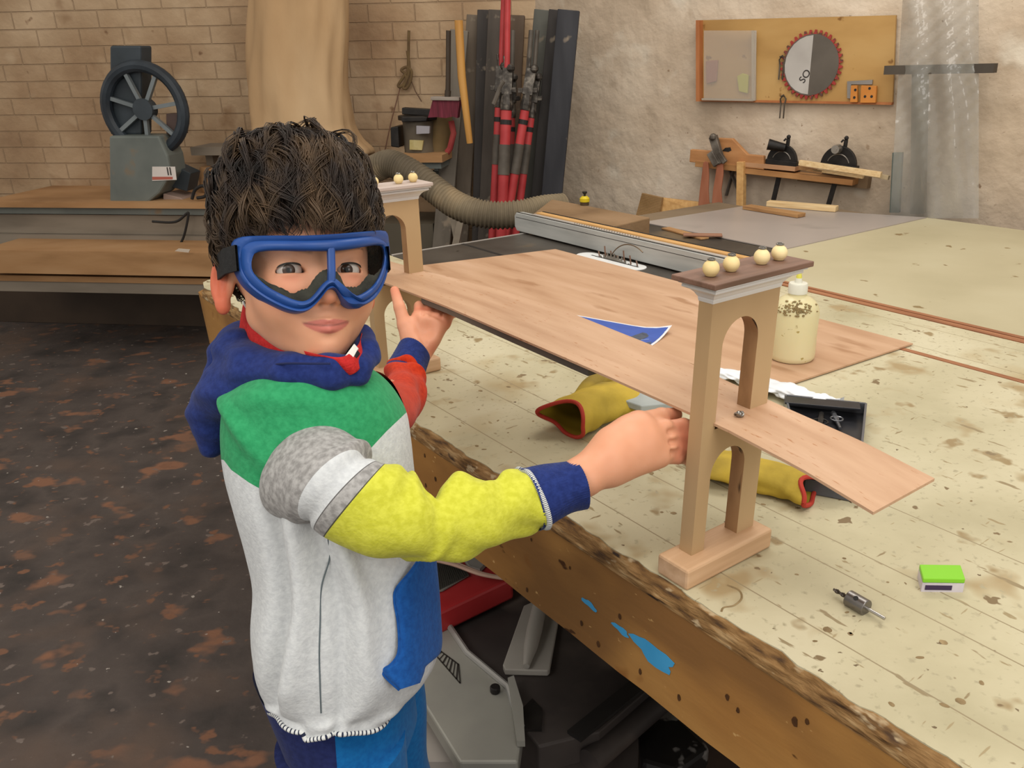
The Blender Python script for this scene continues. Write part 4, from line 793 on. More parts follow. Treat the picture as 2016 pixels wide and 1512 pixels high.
# broom hanging head down
bm_ = thing('broom', 'maroon broom hanging head down on the brick wall', 'broom', tuple(LW(880, 200, .3)))
lq([(857, 196), (910, 196), (905, 231), (896, 228), (882, 231), (866, 229), (848, 230)], .47, .05, M('maroon_bristles', ['4e1722', '64202e', '75293a'], 14, sc=(9, 9, .6), rough=.7, bump=.5, bscale=20), 'bristles', bm_)
lq([(855, 189), (911, 190), (911, 197), (855, 196)], .46, .07, M('broom_cap', ['8a7f74', '9c9086'], 6), 'broom_cap', bm_, bevel=.003)
mb = MB(); mb.cyl(LW(881, 192, .50), LW(882, 178, .50), .014, n=14); mb.cyl(LW(882, 178, .50), LW(883, 60, .50), .011, n=14); mk('broom_handle', mb, M('dark_pole', ['2f2720', '463a2e'], 6), bm_, smooth=True)
mb = MB(); mb.tube([LW(903, 40, .55), LW(909, 150, .55), LW(925, 282, .55)], [.018, .018, .014], 14); mk('wooden_pole', mb, M('yellow_pole', ['a87636', 'bd8a46', 'c4934f'], 5, sc=(4, 4, .5), rough=.45), smooth=True, label='yellow varnished wooden pole leaning left of the dark boards', cat='pole')
# leaning boards
boards = [((905, 60), (868, 500), .42, .085, 'a wide grey board leaning left, its foot under the hose', ['5e564c', '6e665b', '786f63']),
          ((935, 30), (905, 500), .30, .075, 'dusty grey brown board behind the yellow pole', ['5a4f43', '6b5f52', '75695b']),
          ((952, 20), (940, 500), .36, .055, 'narrow dark board left of the red clamps', ['2f2b29', '3c3734', '4a4440']),
          ((975, 20), (952, 500), .40, .060, 'dark board with a pale left edge beside the red clamps', ['3f3933', '4d453e', '5a5148']),
          ((1003, 30), (982, 500), .24, .15, 'wide brown board behind the red clamps', ['4a3c30', '5b4b3d', '65564a']),
          ((1073, 20), (1030, 500), .38, .095, 'grey green board right of the red clamps', ['464640', '54544e', '5d5d56']),
          ((1098, 20), (1050, 500), .46, .075, 'black board second from the right in the corner', ['24211f', '302c2a', '3a3634']),
          ((1120, 20), (1076, 500), .52, .095, 'dark slate board at the right end of the leaning stack', ['26262a', '323236', '3c3c40'])]
for i, (p0, p1, off, wd, lbl, cs_) in enumerate(boards):
    a_, b_ = LW(*p0, off-(.18 if i < 5 else .06)), LW(*p1, off); b_ = a_+(b_-a_)*((a_[2]-.012)/(a_[2]-b_[2])); mb = MB(); mb.beam(a_, b_, wd, .028, NL)
    mk('leaning_board', mb, M('board_tone', cs_, 3, sc=(4, 4, .6), rough=.75, spots=[(9, .64, .06, '8a7d6c')]), rz=math.atan2(DL[1], DL[0]), label=lbl.replace('a wide', 'wide'), cat='board', bevel=.003, group='boards leaning in the corner')
for (x0, x1, lbl) in ((887, 905, 'thin grey lath leaning below the hose, left one'), (915, 893, 'thin grey lath leaning below the hose, right one')):
    a_, b_ = LW(x0, 395, .60), LW(x1, 500, .66 if x0 < 900 else .70); b_ = a_+(b_-a_)*((a_[2]-.012)/(a_[2]-b_[2])); mb = MB(); mb.beam(a_, b_, .03, .015, NL); mk('grey_lath', mb, m_greyb, label=lbl, cat='lath', group='laths leaning below the hose')
# red bar clamps
m_redbar = M('red_bar', ['96282a', 'b03a3c', 'bb4a48'], 5, rough=.5)
m_greybar = M('clamp_grey', ['4c463f', '5e574f', '6a6259'], 10, rough=.6, metal=.3)
clamps = [((992, -20), (983, 210), (968, 500), .60, .020, 'leftmost red bar clamp with a grey lever'),
          ((1000, -20), (997, 215), (985, 500), .66, .024, 'second red bar clamp from the left, thick bar'),
          ((1010, 60), (1006, 230), (1003, 500), .52, .019, 'red bar clamp hidden behind the thick one'),
          ((1046, 60), (1034, 215), (988, 500), .64, .020, 'red bar clamp leaning strongly to the right'),
          ((1058, 60), (1045, 230), (1010, 500), .58, .018, 'rightmost red bar clamp with dusty upper sleeve')]
for i, (p0, pm, p1, off, w_, lbl) in enumerate(clamps):
    g = thing('bar_clamp', lbl, 'clamp', tuple(LW(*p1, off)), group='red bar clamps in the corner')
    a, m0, b = LW(*p0, off-.15), LW(*pm, off-.08), LW(*p1, off); b = m0+(b-m0)*((m0[2]-.01)/(m0[2]-b[2]))
    mb = MB(); mb.tube([m0, b], w_, 14); mk('bar', mb, m_redbar, g, smooth=True)
    mb = MB(); mb.tube([a, m0], w_*.55, 10); mk('upper_bar', mb, m_redbar if i in (0, 1) else m_greybar, g, smooth=True)
    ax = (b-m0)/np.linalg.norm(b-m0)
    mb = MB(); s0 = m0+ax*(.12+.03*(i % 2)); mb.tube([s0, s0+ax*.13], w_*1.12, 14); mk('grey_sleeve', mb, m_greybar, g, smooth=True)
    mb = MB(); s0 = m0+ax*.045; mb.tube([s0, s0+ax*.02], w_*1.08, 14); mk('label_band', mb, m_dark, g)
    mb = MB(); h0 = m0-ax*.02; mb.tube([h0-ax*.05, h0, h0+ax*.025], [w_*.9, w_*1.25, w_*1.15], 12); mb.beam(h0-ax*.04, h0-ax*.15, .045, .035, NL); mb.beam(h0-ax*.06-DL*.04, h0-ax*.06+DL*.045, .02, .025, NL); mb.ball(h0-ax*.15-DL*.015+NL*.02, .018, 10); mb.tube([h0-ax*.15+DL*.012, h0-ax*.2+DL*.02], .006, 8)
    mk('clamp_head', mb, M('clamp_metal_%s' % 'abcde'[i], ['2c2825', '4a4540', '7d766d'], 40, rough=.45, metal=.6), g, bevel=.002)
mb = MB(); mb.tube(bez([LW(x, y, .72) for x, y in ((992, 160), (984, 172), (978, 190), (972, 205))], 10), [.008]*5+[.010]*5, 8); mk('clamp_lever', mb, m_greybar, smooth=True, label='curved grey lever hanging beside the leftmost red clamp', cat='lever')
# ribbed hose in front
hp = [(700, 345, 3.5), (738, 332, 3.45), (765, 322, 3.4), (790, 330, 3.38), (825, 350, 3.36), (862, 378, 3.34), (895, 402, 3.32), (935, 418, 3.3), (980, 424, 3.3), (1030, 420, 3.3), (1070, 412, 3.32), (1110, 408, 3.36)]
pts = bez([P(x, y, d) for x, y, d in hp], 420); mb = MB(); rad = [.052+.0035*math.sin(i*2*math.pi/6.2) for i in range(420)]
mb.tube(pts, rad, 26); hs = mk('ribbed_hose', mb, M('dusty_hose', ['50473a', '6e624f', '867860'], 4, rough=.85, bump=.2, spots=[(6, .52, .16, '8f7d62')]), smooth=True, ang=0, label='thick ribbed dusty extraction hose running to the box at the wall', cat='hose')

# ================================================================== UNDER THE BENCH, FRONT RIGHT OF THE BOY
def hz(pts, z): return [Z(x, y, z) for x, y in pts]
m_redp = M('red_enamel', ['8a1d20', '9f2a2c', 'a83334'], 5, rough=.35)
rt = thing('red_tool_case', 'red metal case with a grey ribbed mat below the bench', 'case', tuple(Z(900, 1180, 0)*np.array([1, 1, 0])))
z = .40
mb = MB(); mb.prism(hz([(800, 1230), (866, 1206), (1010, 1138), (985, 1062), (850, 1075), (780, 1130)], z), (0, 0, -.05)); mk('case_body', mb, m_redp, rt, bevel=.006)
mb = MB(); mb.prism(hz([(845, 1172), (872, 1164), (923, 1134), (900, 1098), (840, 1104)], z+.002), (0, 0, .003)); mk('ribbed_mat', mb, M('ribbed_mat', ['6c6a63', '7c7a73'], 10), rt)
mb = MB(); P00, P10, P01, P11 = hz([(846, 1170), (922, 1133), (842, 1106), (899, 1099)], z+.006)
for i in range(20):
    u = i/19; mb.beam(P00*(1-u)+P10*u, P01*(1-u)+P11*u, .0025, .0025)
mk('mat_ribs', mb, M('mat_rib', ['33312d']), rt, kind='stuff')
mb = MB(); mb.prism(hz([(905, 1094), (936, 1096), (960, 1112), (945, 1128), (925, 1122)], z+.002), (0, 0, .01)); mk('grey_plate', mb, M('plate_g', ['6d6a66', '8a8680'], 10), rt)
for s in range(2):
    mb = MB(); mb.tube(bez([Z(850, 1096+5*s, z+.04), Z(895, 1108+4*s, z+.035), Z(945, 1128+2*s, z+.03), Z(995, 1139, z+.02)], 20), .004, 8); mk('pale_cord', mb, M('pale_cord', ['a58574', 'b89a88'], 20), smooth=True, label=('upper' if s == 0 else 'lower')+' pale pink cord crossing the red case', cat='cord')
# portable saw under the bench
z = .34
ps = thing('portable_saw', 'dusty black and silver benchtop saw standing below the bench rail', 'saw', tuple(Z(1050, 1300, 0)*np.array([1, 1, 0])))
m_blk2 = M('dusty_black', ['262221', '383230', '4a433f'], 4, rough=.6, spots=[(6, .55, .15, '5a504a')])
mb = MB(); mb.prism(hz([(866, 1215), (985, 1152), (1060, 1150), (1290, 1345), (1180, 1440), (1060, 1470)], z), (0, 0, -.06)); mk('saw_top', mb, m_blk2, ps, bevel=.004)
mb = MB(); mb.prism(hz([(900, 1260), (1010, 1180), (1260, 1380), (1180, 1470), (1060, 1500)], z-.06), (0, 0, -.28)); mk('saw_body', mb, m_blk2, ps)
m_silver = M('silver_plastic', ['84827d', '949289', 'a09e97'], 4, rough=.4, metal=.2)
mb = MB(); z2 = z+.012
mb.prism(hz([(866, 1210), (882, 1222), (925, 1282), (1003, 1345), (1030, 1430), (1020, 1500), (905, 1500), (800, 1330), (832, 1262)], z2), (0, 0, -.035)); mk('silver_guard', mb, m_silver, ps, bevel=.004)
mb = MB(); R_ = hz([(866, 1213), (880, 1226), (920, 1285), (1000, 1352), (1026, 1430)], z2+.004); mb.tube(R_, .006, 8); mk('guard_rib', mb, M('silver_light', ['8f8d89', 'a09e9a'], 5, rough=.35, metal=.3), ps, smooth=True)
mb = MB(); mb.prism(hz([(1000, 1345), (1012, 1340), (1030, 1400), (1034, 1470), (1018, 1470)], z2+.002), (0, 0, .012)); mk('guard_end', mb, m_silver, ps)
lw_ = hz([(852, 1283), (864, 1279), (903, 1308), (906, 1345)], z2+.0015); mb = MB()
for i in range(4): mb.beam(lw_[i], lw_[(i+1) % 4], .0022, .0006)
for i in range(1, 8):
    u = i/8; mb.beam(lw_[0]*(1-u)+lw_[3]*u, lw_[1]*(1-min(1, u*1.1))+lw_[2]*min(1, u*1.1), .003 if i % 2 else .0018, .0006)
mk('vent_label', mb, m_txt, ps, label='dark framed hatch marking')
mb = MB(); q = Z(975, 1362, z2+.001); mb.cyl(q, q+UP*.012, .009, n=16); mk('guard_knob', mb, m_blk, ps, bevel=.002)
mb = MB(); mb.prism(hz([(1030, 1398), (1048, 1380), (1068, 1400), (1066, 1440), (1034, 1440)], z+.001), (0, 0, .006)); mk('dark_catch', mb, m_blk, ps)
z = .30
mb = MB(); mb.prism(hz([(815, 1345), (838, 1335), (925, 1440), (900, 1500), (790, 1500)], z), (0, 0, -.02)); gp = mk('grey_plank', mb, M('pale_grey_plank', ['77706a', '8c857e', '979089'], 4, sc=(1, 1, 1), rough=.8), label='pale grey plank with yellow edge strip beside the silver saw guard', cat='plank')
mb = MB(); a, b = hz([(834, 1342), (925, 1445)], z+.001); mb.beam(a, b, .006, .003); mk('yellow_strip', mb, M('yellow_edge', ['a87c30', 'b98c3c'], 9), gp)
mb = MB(); q = Z(841, 1385, z); mb.cyl(q, q+UP*.004, .007, n=14); mk('bolt_head', mb, M('bolt_pale', ['8f8a84'], metal=.6, rough=.4), gp)
# plaster float
pf = thing('plastering_float', 'pale grey plastic plastering float lying on the black saw', 'float', tuple(Z(1040, 1260, .34)))
mb = MB(); mb.prism(hz([(990, 1308), (1031, 1192), (1052, 1183), (1100, 1214), (1082, 1316), (1078, 1320), (994, 1318)], .355), (0, 0, -.013)); mk('float_plate', mb, M('float_grey', ['8f8a82', '9e9991', 'a8a39b'], 5, rough=.5), pf, bevel=.002)
mb = MB(); a, b = Z(1062, 1195, .375), Z(1036, 1312, .362); mb.tube([a, a*.6+b*.4, a*.3+b*.7, b], [.014, .015, .013, .006], 18); mk('float_handle', mb, M('float_handle', ['918c84', 'a09b93'], 5, rough=.4), pf, smooth=True)
mb = MB(); a, b = Z(1260, 1345, .345), Z(1130, 1450, .345); mb.beam(a, b, .03, .006); mk('black_strap', mb, m_dark, label='black strap lying across the saw top under the rail', cat='strap')
mb = MB(); a, b = Z(1300, 1380, .30), Z(1160, 1500, .30); mb.cyl(a, b, .022, n=20); mk('black_pipe', mb, m_blk2, smooth=True, label='round black pipe below the bench rail at the bottom edge', cat='pipe')
mb = MB(); c = Z(1285, 1410, .26); rows = []
mb.prism(hz([(1255, 1385), (1300, 1370), (1400, 1470), (1330, 1520), (1262, 1500)], .25), (0, 0, -.05)); mk('speckled_cover', mb, M('speckled_black', ['161514', '201e1d'], 8, rough=.4, spots=[(18, .62, .03, '6f6c69')]), label='black speckled plastic cover under the bench at the bottom edge', cat='cover', bevel=.01)
# ================================================================== THE BOY
HM = np.array([[0.86250773, -0.04945326, 0.50362168], [0.49004851, 0.32986647, -0.80687085], [-0.12622552, 0.9427314, 0.30874688]])
HE = np.array([-0.22443376, 0.83247899, 1.18589254])
def H(x, y, z): return HE+HM@np.array([x, y, z], float)                  # head frame -> world (x right, y up, z out of the face)
def HL(p): return (np.asarray(p)-HE)@HM
def pxr(px, d): return px*d/FL
boy = thing('person', 'boy in colour block hoodie and blue safety goggles holding the bridge deck with both hands', 'person', (-.24, .80, 0))
m_skin = bpy.data.materials.new('skin'); m_skin.use_nodes = True
def skin_nodes(m):
    nt = m.node_tree; N = nt.nodes; L = nt.links; b = N['Principled BSDF']
    tc = N.new('ShaderNodeTexCoord'); n = N.new('ShaderNodeTexNoise'); n.inputs['Scale'].default_value = 22; L.new(tc.outputs['Object'], n.inputs[0])
    cr = N.new('ShaderNodeValToRGB'); cr.color_ramp.elements[0].position = .3; cr.color_ramp.elements[1].position = .7; cr.color_ramp.elements[0].color = lin('cf9472'); cr.color_ramp.elements[1].color = lin('dda382'); L.new(n.outputs['Fac'], cr.inputs[0]); cur = cr.outputs[0]
    for nm, c, k in (('blush', 'cc4e30', .9), ('lip', 'b85f5a', .8), ('brow_shade', '2c1c14', 1)):
        a = N.new('ShaderNodeAttribute'); a.attribute_name = nm; mu = N.new('ShaderNodeMath'); mu.operation = 'MULTIPLY'; mu.use_clamp = True; mu.inputs[1].default_value = k; L.new(a.outputs['Fac'], mu.inputs[0])
        mx = N.new('ShaderNodeMix'); mx.data_type = 'RGBA'; L.new(mu.outputs[0], mx.inputs[0]); L.new(cur, mx.inputs[6]); mx.inputs[7].default_value = lin(c); cur = mx.outputs[2]
    L.new(cur, b.inputs['Base Color']); b.inputs['Roughness'].default_value = .5; b.inputs['Specular IOR Level'].default_value = .35
    b.inputs['Subsurface Weight'].default_value = .12; b.inputs['Subsurface Radius'].default_value = (.012, .004, .002); b.inputs['Subsurface Scale'].default_value = .6
    n2 = N.new('ShaderNodeTexNoise'); n2.inputs['Scale'].default_value = 260; L.new(tc.outputs['Object'], n2.inputs[0]); bp = N.new('ShaderNodeBump'); bp.inputs['Strength'].default_value = .12; bp.inputs['Distance'].default_value = .001; L.new(n2.outputs['Fac'], bp.inputs['Height']); L.new(bp.outputs[0], b.inputs['Normal'])
skin_nodes(m_skin)
XE = .0295; EY = -.0028
def head_f(p):
    l = HL(p); xm = np.abs(l[:, 0]); q = l.copy(); q[:, 0] = xm
    C = lambda a, b, ra, rb=None: s_cap(a, b, ra, rb)(q)
    Ee = lambda c, r, Mx=None: s_ell(c, r, Mx)(q)
    d = Ee((0, .028, -.088), (.0725, .082, .088))
    d = smin(d, Ee((0, -.030, -.048), (.0555, .060, .050)), .03)
    d = smin(d, C((.0445, -.045, -.075), (.0125, -.080, -.026), .0155, .0120), .020)
    d = smin(d, Ee((0, -.082, -.016), (.018, .0145, .0165)), .016)
    d = smin(d, Ee((.033, -.032, -.026), (.0225, .023, .024)), .022)
    d = smin(d, Ee((.020, .021, -.014), (.026, .008, .014)), .014)
    d = smin(d, Ee((0, -.060, -.012), (.026, .020, .018)), .014)
    d = smax(d, -Ee((XE, -.001, .012), (.017, .0115, .012)), .012)
    d = smin(d, C((0, .004, -.006), (0, -.027, .011), .0062, .0078), .011)
    d = smin(d, Ee((0, -.031, .0135), (.0095, .0085, .0085)), .006)
    d = smin(d, Ee((.0105, -.034, .0065), (.0062, .0058, .0075)), .005)
    d = smax(d, -Ee((.0058, -.0395, .0085), (.0032, .0026, .0045)), .002)
    d = smax(d, -C((0, -.046, .0125), (0, -.052, .0115), .0022), .004)
    d = smin(d, C((.002, -.0556, .0082), (.0215, -.0575, .0000), .0028, .0014), .004)
    d = smin(d, C((0, -.0645, .0072), (.017, -.0605, .0005), .0038, .0018), .004)
    d = smax(d, -C((0, -.0604, .0132), (.012, -.0596, .0100), .0013, .0012), .0016); d = smax(d, -C((.012, -.0596, .0100), (.0240, -.0560, .0026), .0012, .0008), .0016)
    d = smax(d, -Ee((.0235, -.0585, .0035), (.0028, .0028, .003)), .003)
    d = smax(d, -Ee((0, -.0735, .0085), (.012, .0030, .003)), .006)
    # lids
    lid = Ee((XE, EY, -.0142), (.0150, .0142, .0146))
    d = smin(d, lid, .004)
    yy = q[:, 1]-EY-.0004+.6*(q[:, 0]-XE)**2*40*.6
    al = (np.sqrt(((q[:, 0]-XE)/.0142)**2+(yy/np.where(yy > 0, .0053, .0043))**2)-1)*.005
    al = np.maximum(al, -(q[:, 2]+.020)); d = smax(d, -al, .0012)
    # ears
    c_, s_ = math.cos(.55), math.sin(.55); ct, st = math.cos(.28), math.sin(.28)
    Me = np.array([[c_, 0, s_], [0, 1, 0], [-s_, 0, c_]]).T@np.array([[1, 0, 0], [0, ct, -st], [0, st, ct]])
    ce = np.array([.0790, -.006, -.098])
    le = (q-ce)@Me
    e1 = s_ell((0, .004, 0), (.0062, .029, .0175))(le); e1 = smin(e1, s_ell((-.001, -.024, .004), (.006, .0095, .0085))(le), .006)
    e1 = smax(e1, -s_ell((.0055, .004, .001), (.0050, .021, .0105))(le), .003)
    e1 = smin(e1, s_cap((.001, -.012, .002), (.001, .010, -.002), .0022)(le), .004)
    d = smin(d, e1, .005)
    # neck
    d = smin(d, C((0, -.050, -.105), (0, -.125, -.112), .040, .038), .022)
    return d
def cuboid_around(pts, m): a = np.array(pts); return a.min(0)-m, a.max(0)+m
lo, hi = cuboid_around([H(x, y, z) for x in (-.092, .092) for y in (-.125, .112) for z in (-.178, .026)], .002)
mbH, VH = sdf_mb(head_f, lo, hi, .00145, 2)
l = HL(VH); xm = np.abs(l[:, 0])
g = lambda c, r: np.exp(-(((np.stack([xm, l[:, 1], l[:, 2]], 1)-np.array(c))/np.array(r))**2).sum(1))
bl_h = .30*g((.036, -.030, -.005), (.02, .016, .03))+.35*g((0, -.034, .018), (.010, .009, .01))+.75*np.clip((xm-.072)/.006, 0, 1)*(l[:, 1] < .03)*(l[:, 1] > -.04)*(l[:, 2] < -.07)+.25*g((XE, -.012, -.005), (.014, .005, .02))
lipw = .0240; yu = -.0540-.0028*(xm/lipw)**2-.0012*np.exp(-((xm)/.003)**2); yl = -.0685+.0108*(xm/lipw)**2
lp_h = np.clip((yu-l[:, 1])/.0012+.5, 0, 1)*np.clip((l[:, 1]-yl)/.0012+.5, 0, 1)*np.clip((lipw-xm)/.002, 0, 1)*(l[:, 2] > -.006)
yb = .0155+.10*(xm-.012)-3.2*(xm-.030)**2
brow_shade_h = np.clip(1-np.abs(l[:, 1]-yb)/(.0042*np.clip((.052-xm)/.03, .3, 1)), 0, 1)*np.clip((xm-.008)/.004, 0, 1)*np.clip((.053-xm)/.005, 0, 1)*(l[:, 2] > -.04)*.85
ml = -.0604+.0044*(xm/.024)**2; brow_shade_h = np.maximum(brow_shade_h, .55*np.clip(1-np.abs(l[:, 1]-ml)/.0016, 0, 1)*np.clip((.025-xm)/.003, 0, 1)*(l[:, 2] > -.004)); brow_shade_h = np.maximum(brow_shade_h, .7*g((.0058, -.0395, .007), (.0028, .0024, .006)))  # mouth line and nostrils darkened too, their crease shade put into the colour
# arms and hands ---------------------------------------------------
def cp(a, b, ra, rb=None): return s_cap(P(*a), P(*b), ra, rb)
RH = [(cp((1080, 970, .895), (1150, 937, .91), .0215, .0205), 0), (cp((1150, 937, .91), (1196, 908, .925), .0200, .0205), .012),
      (cp((1196, 900, .928), (1262, 868, .950), .0225, .0235), .02), (cp((1205, 922, .93), (1295, 896, .958), .0165, .0155), .02),
      (cp((1240, 850, .945), (1300, 848, .966), .014, .012), .014)]
for kn, k1, k2, tip, r in (((1302, 846), (1345, 838), (1372, 842), (1380, 862), .0088), ((1308, 864), (1350, 858), (1376, 864), (1380, 882), .0090), ((1310, 882), (1346, 880), (1370, 886), (1372, 900), .0086), ((1306, 899), (1334, 900), (1352, 902), (1356, 908), .0080)):
    RH += [(cp((*kn, .966), (*k1, .980), r*1.15, r), .007), (cp((*k1, .980), (*k2, 1.000), r, r*.92), .003), (cp((*k2, 1.0), (*tip, 1.012), r*.92, r*.85), .003)]
RH += [(cp((1205, 868, .935), (1256, 832, .955), .0165, .0130), .014), (cp((1256, 832, .955), (1302, 820, .985), .0118, .0102), .004), (cp((1302, 820, .985), (1330, 816, 1.005), .0102, .0082), .003)]
for (x, y, d_) in ((1312, 838, .957), (1320, 860, .958), (1320, 882, .958)): RH.append((s_ell(P(x, y, d_), (.005, .005, .005)), .012))
for a, b in (((1318, 850, .952), (1345, 848, .962)), ((1320, 871, .952), (1348, 869, .962)), ((1318, 890, .952), (1338, 891, .962))): RH.append((cp(a, b, .0022), -.006))
fR = union(RH)
lo, hi = cuboid_around([P(1080, 970, .895), P(1150, 937, .91), P(1300, 900, .95), P(1380, 870, 1.01), P(1330, 812, 1.0)], .030)
mbR, VR = sdf_mb(fR, lo, hi, .0016, 2)
LH = [(cp((800, 760, 1.33), (814, 712, 1.385), .021, .0205), 0), (cp((814, 712, 1.385), (822, 690, 1.398), .0200, .0215), .012),
      (cp((828, 676, 1.402), (838, 640, 1.412), .0225, .0240), .02), (cp((852, 662, 1.400), (872, 632, 1.408), .0135, .0130), .02), (cp((818, 650, 1.405), (824, 630, 1.415), .014, .012), .014),
      (cp((812, 680, 1.398), (797, 640, 1.398), .0165, .0125), .012), (cp((797, 640, 1.398), (787, 606, 1.402), .0118, .0098), .004), (cp((787, 606, 1.402), (777, 572, 1.412), .0098, .0076), .003),
      (s_ell(P(838, 648, 1.380), (.013, .013, .013)), -.014)]
for kn, k1, tip, r in (((824, 622, 1.418), (826, 603, 1.440), (842, 596, 1.480), .0092), ((842, 624, 1.418), (848, 607, 1.440), (866, 601, 1.480), .0094), ((860, 630, 1.416), (868, 613, 1.436), (886, 608, 1.474), .0090), ((876, 637, 1.410), (886, 619, 1.426), (902, 615, 1.462), .0084)):
    LH += [(cp(kn, k1, r*1.08, r), .006), (cp(k1, tip, r, r*.85), .003)]
for a, b in (((848, 622, 1.392), (853, 606, 1.41)), ((866, 628, 1.390), (873, 612, 1.41)), ((832, 620, 1.395), (835, 606, 1.41))): LH.append((cp(a, b, .0018), -.004))
LH.append((cp((815, 622, 1.392), (836, 676, 1.378), .0022), -.007)); LH.append((cp((838, 612, 1.398), (880, 634, 1.392), .0016), -.005))
fL = union(LH)
lo, hi = cuboid_around([P(800, 760, 1.33), P(828, 690, 1.40), P(777, 570, 1.41), P(902, 612, 1.47), P(866, 598, 1.49)], .024)
mbL, VL = sdf_mb(fL, lo, hi, .0016, 2)
# trunk, upper arms and legs under the clothes
hipR, hipL = np.array([-.245, .745, .62]), np.array([-.240, .855, .62])
ftR, ftL = np.array([-.225, .70, .05]), np.array([-.20, .89, .05])
fB = union([(cp((598, 730, .935), (618, 860, .935), .036, .068), 0), (cp((618, 860, .935), (655, 1300, .97), .068, .068), .05), (s_cap((hipR+hipL)/2+UP*.06, (hipR+hipL)/2, .055), .03), (s_cap(hipR, (hipR+ftR)/2, .046, .034), .02), (s_cap(hipL, (hipL+ftL)/2, .046, .034), .02), (s_cap((hipR+ftR)/2, ftR, .040, .026), .01), (s_cap((hipL+ftL)/2, ftL, .040, .026), .01),
            (cp((610, 900, .89), (790, 1040, .845), .026, .020), .03), (cp((790, 1040, .845), (900, 1040, .865), .020, .020), .01), (cp((900, 1040, .865), (1100, 972, .895), .020, .018), .01), (cp((690, 800, .99), (765, 800, 1.16), .035, .028), .03), (cp((765, 800, 1.16), (803, 748, 1.34), .027, .020), .01)])
lo, hi = cuboid_around([ftR, ftL, P(600, 700, .93), P(540, 1000, .9), P(1100, 965, .895), P(803, 748, 1.34)], .06)
mbB, VB = sdf_mb(fB, lo, hi, .008, 2)
mb = MB()
for m_ in (mbH, mbR, mbL, mbB): mb.add(m_.v, m_.f)
lr = lambda V, pts, r: sum(np.exp(-((V-P(*q))**2).sum(1)/r**2) for q in pts)
blR = np.clip(.06+.25*lr(VR, [(1340, 838, .97), (1345, 860, .97), (1345, 880, .97), (1325, 815, .99), (1335, 900, .97)], .012), 0, 1)
blL = np.clip(.15+.32*lr(VL, [(778, 575, 1.41), (825, 612, 1.42), (845, 612, 1.42), (868, 625, 1.41), (880, 640, 1.41), (855, 690, 1.39)], .014), 0, 1)
zz = np.zeros
mk('body', mb, m_skin, boy, smooth=True, ang=0, attrs={'blush': np.concatenate([bl_h, blR, blL, zz(len(VB))]), 'lip': np.concatenate([lp_h, zz(len(VR)), zz(len(VL)), zz(len(VB))]), 'brow_shade': np.concatenate([brow_shade_h, zz(len(VR)), zz(len(VL)), zz(len(VB))])})
# eyes
m_scl = M('eye_white', ['bdb4ac'], rough=.15, spec=.6, coat=.6); m_iris = M('iris_brown', ['2c190d', '3d2413'], 300, rough=.2, spec=.3, coat=.25); m_pup = M('pupil', ['040303'], rough=.1, coat=.4)
for s in (-1, 1):
    c = H(s*XE, EY, -.0142); gz = CO+np.array([0, 0, .0])-c; gz = gz/np.linalg.norm(gz); r = .0128
    u = np.cross(gz, UP); u /= np.linalg.norm(u); v = np.cross(u, gz); rows = []; mi = []
    angs = [0, .10, .20, .23, .32, .40, .46, .50]+list(np.linspace(.6, math.pi, 16))
    for a in angs: rows.append([c+r*(1+(.03*math.cos(a/.5*math.pi/2) if a < .5 else 0))*(gz*math.cos(a)+math.sin(a)*(u*math.cos(t)+v*math.sin(t))) for t in np.linspace(0, 2*math.pi, 33)[:-1]])
    mb = MB()
    for i in range(len(rows)-1): mb.grid([rows[i], rows[i+1]], 2 if angs[i+1] <= .21 else (1 if angs[i+1] <= .51 else 0), closed=True)
    mk('eye', mb, [m_scl, m_iris, m_pup], boy, smooth=True, ang=0, weld=True)
    mb = MB(); lash = []
    for t in np.linspace(-1, 1, 15):
        x = t*.0132; y = .0049*math.sqrt(max(0, 1-t*t*.96))+.0004-14*x*x*.0; rr_ = math.sqrt(max(1e-9, .0149**2-x*x-y*y)); lash.append(H(s*XE+x, y+EY, -.0142+rr_))
    mb.tube(lash, [.0003]+[.0009]*13+[.0003], 6); mk('eyelashes', mb, M('lash', ['15100d'], rough=.6), boy)
# hair
m_hair = M('dark_brown_hair', ['15100d', '2a1f18', '40301f', '5a4632'], 38, sc=(1, 1, .3), rough=.5, spec=.35, detail=3)
HC_ = np.array([0, .043, -.086]); HR_ = np.array([.0765, .083, .090])
def hline(x, z, j=0.): return float(np.interp(z, [-.20, -.13, -.105, -.085, -.06, -.035, -.015, .02], [-.060, -.050, -.012, .010, .004, .020, .030, .030]))+j
def hairshell(p):
    l = HL(p); n = lambda a, b, c: np.sin(l[:, 0]*a+1.3)*np.sin(l[:, 1]*b+.4)*np.sin(l[:, 2]*c+.9)
    d = s_ell(HC_, HR_-.001)(l); d = smin(d, s_ell((0, .088, -.068), (.058, .032, .062))(l), .03)
    d = d+.002*n(90, 75, 80)+.0015*n(160, 190, 170)
    hl = np.interp(l[:, 2], [-.20, -.13, -.105, -.085, -.06, -.035, -.015, .02], [-.060, -.050, -.012, .012, .010, .030, .046, .050]); return smax(d, hl-l[:, 1], .004)
lo, hi = cuboid_around([H(x, y, z) for x in (-.09, .09) for y in (-.065, .140) for z in (-.19, .02)], .003)
mbS, VS = sdf_mb(hairshell, lo, hi, .003, 1)
mb = MB(); mb.add(mbS.v, mbS.f)
hr = random.Random(11)
pol = np.array([.14, .90, -.42]); pol /= np.linalg.norm(pol); pa_ = np.array([0, .42, .9]); pa_ -= pol*(pa_@pol); pa_ /= np.linalg.norm(pa_); pb_ = np.cross(pol, pa_)
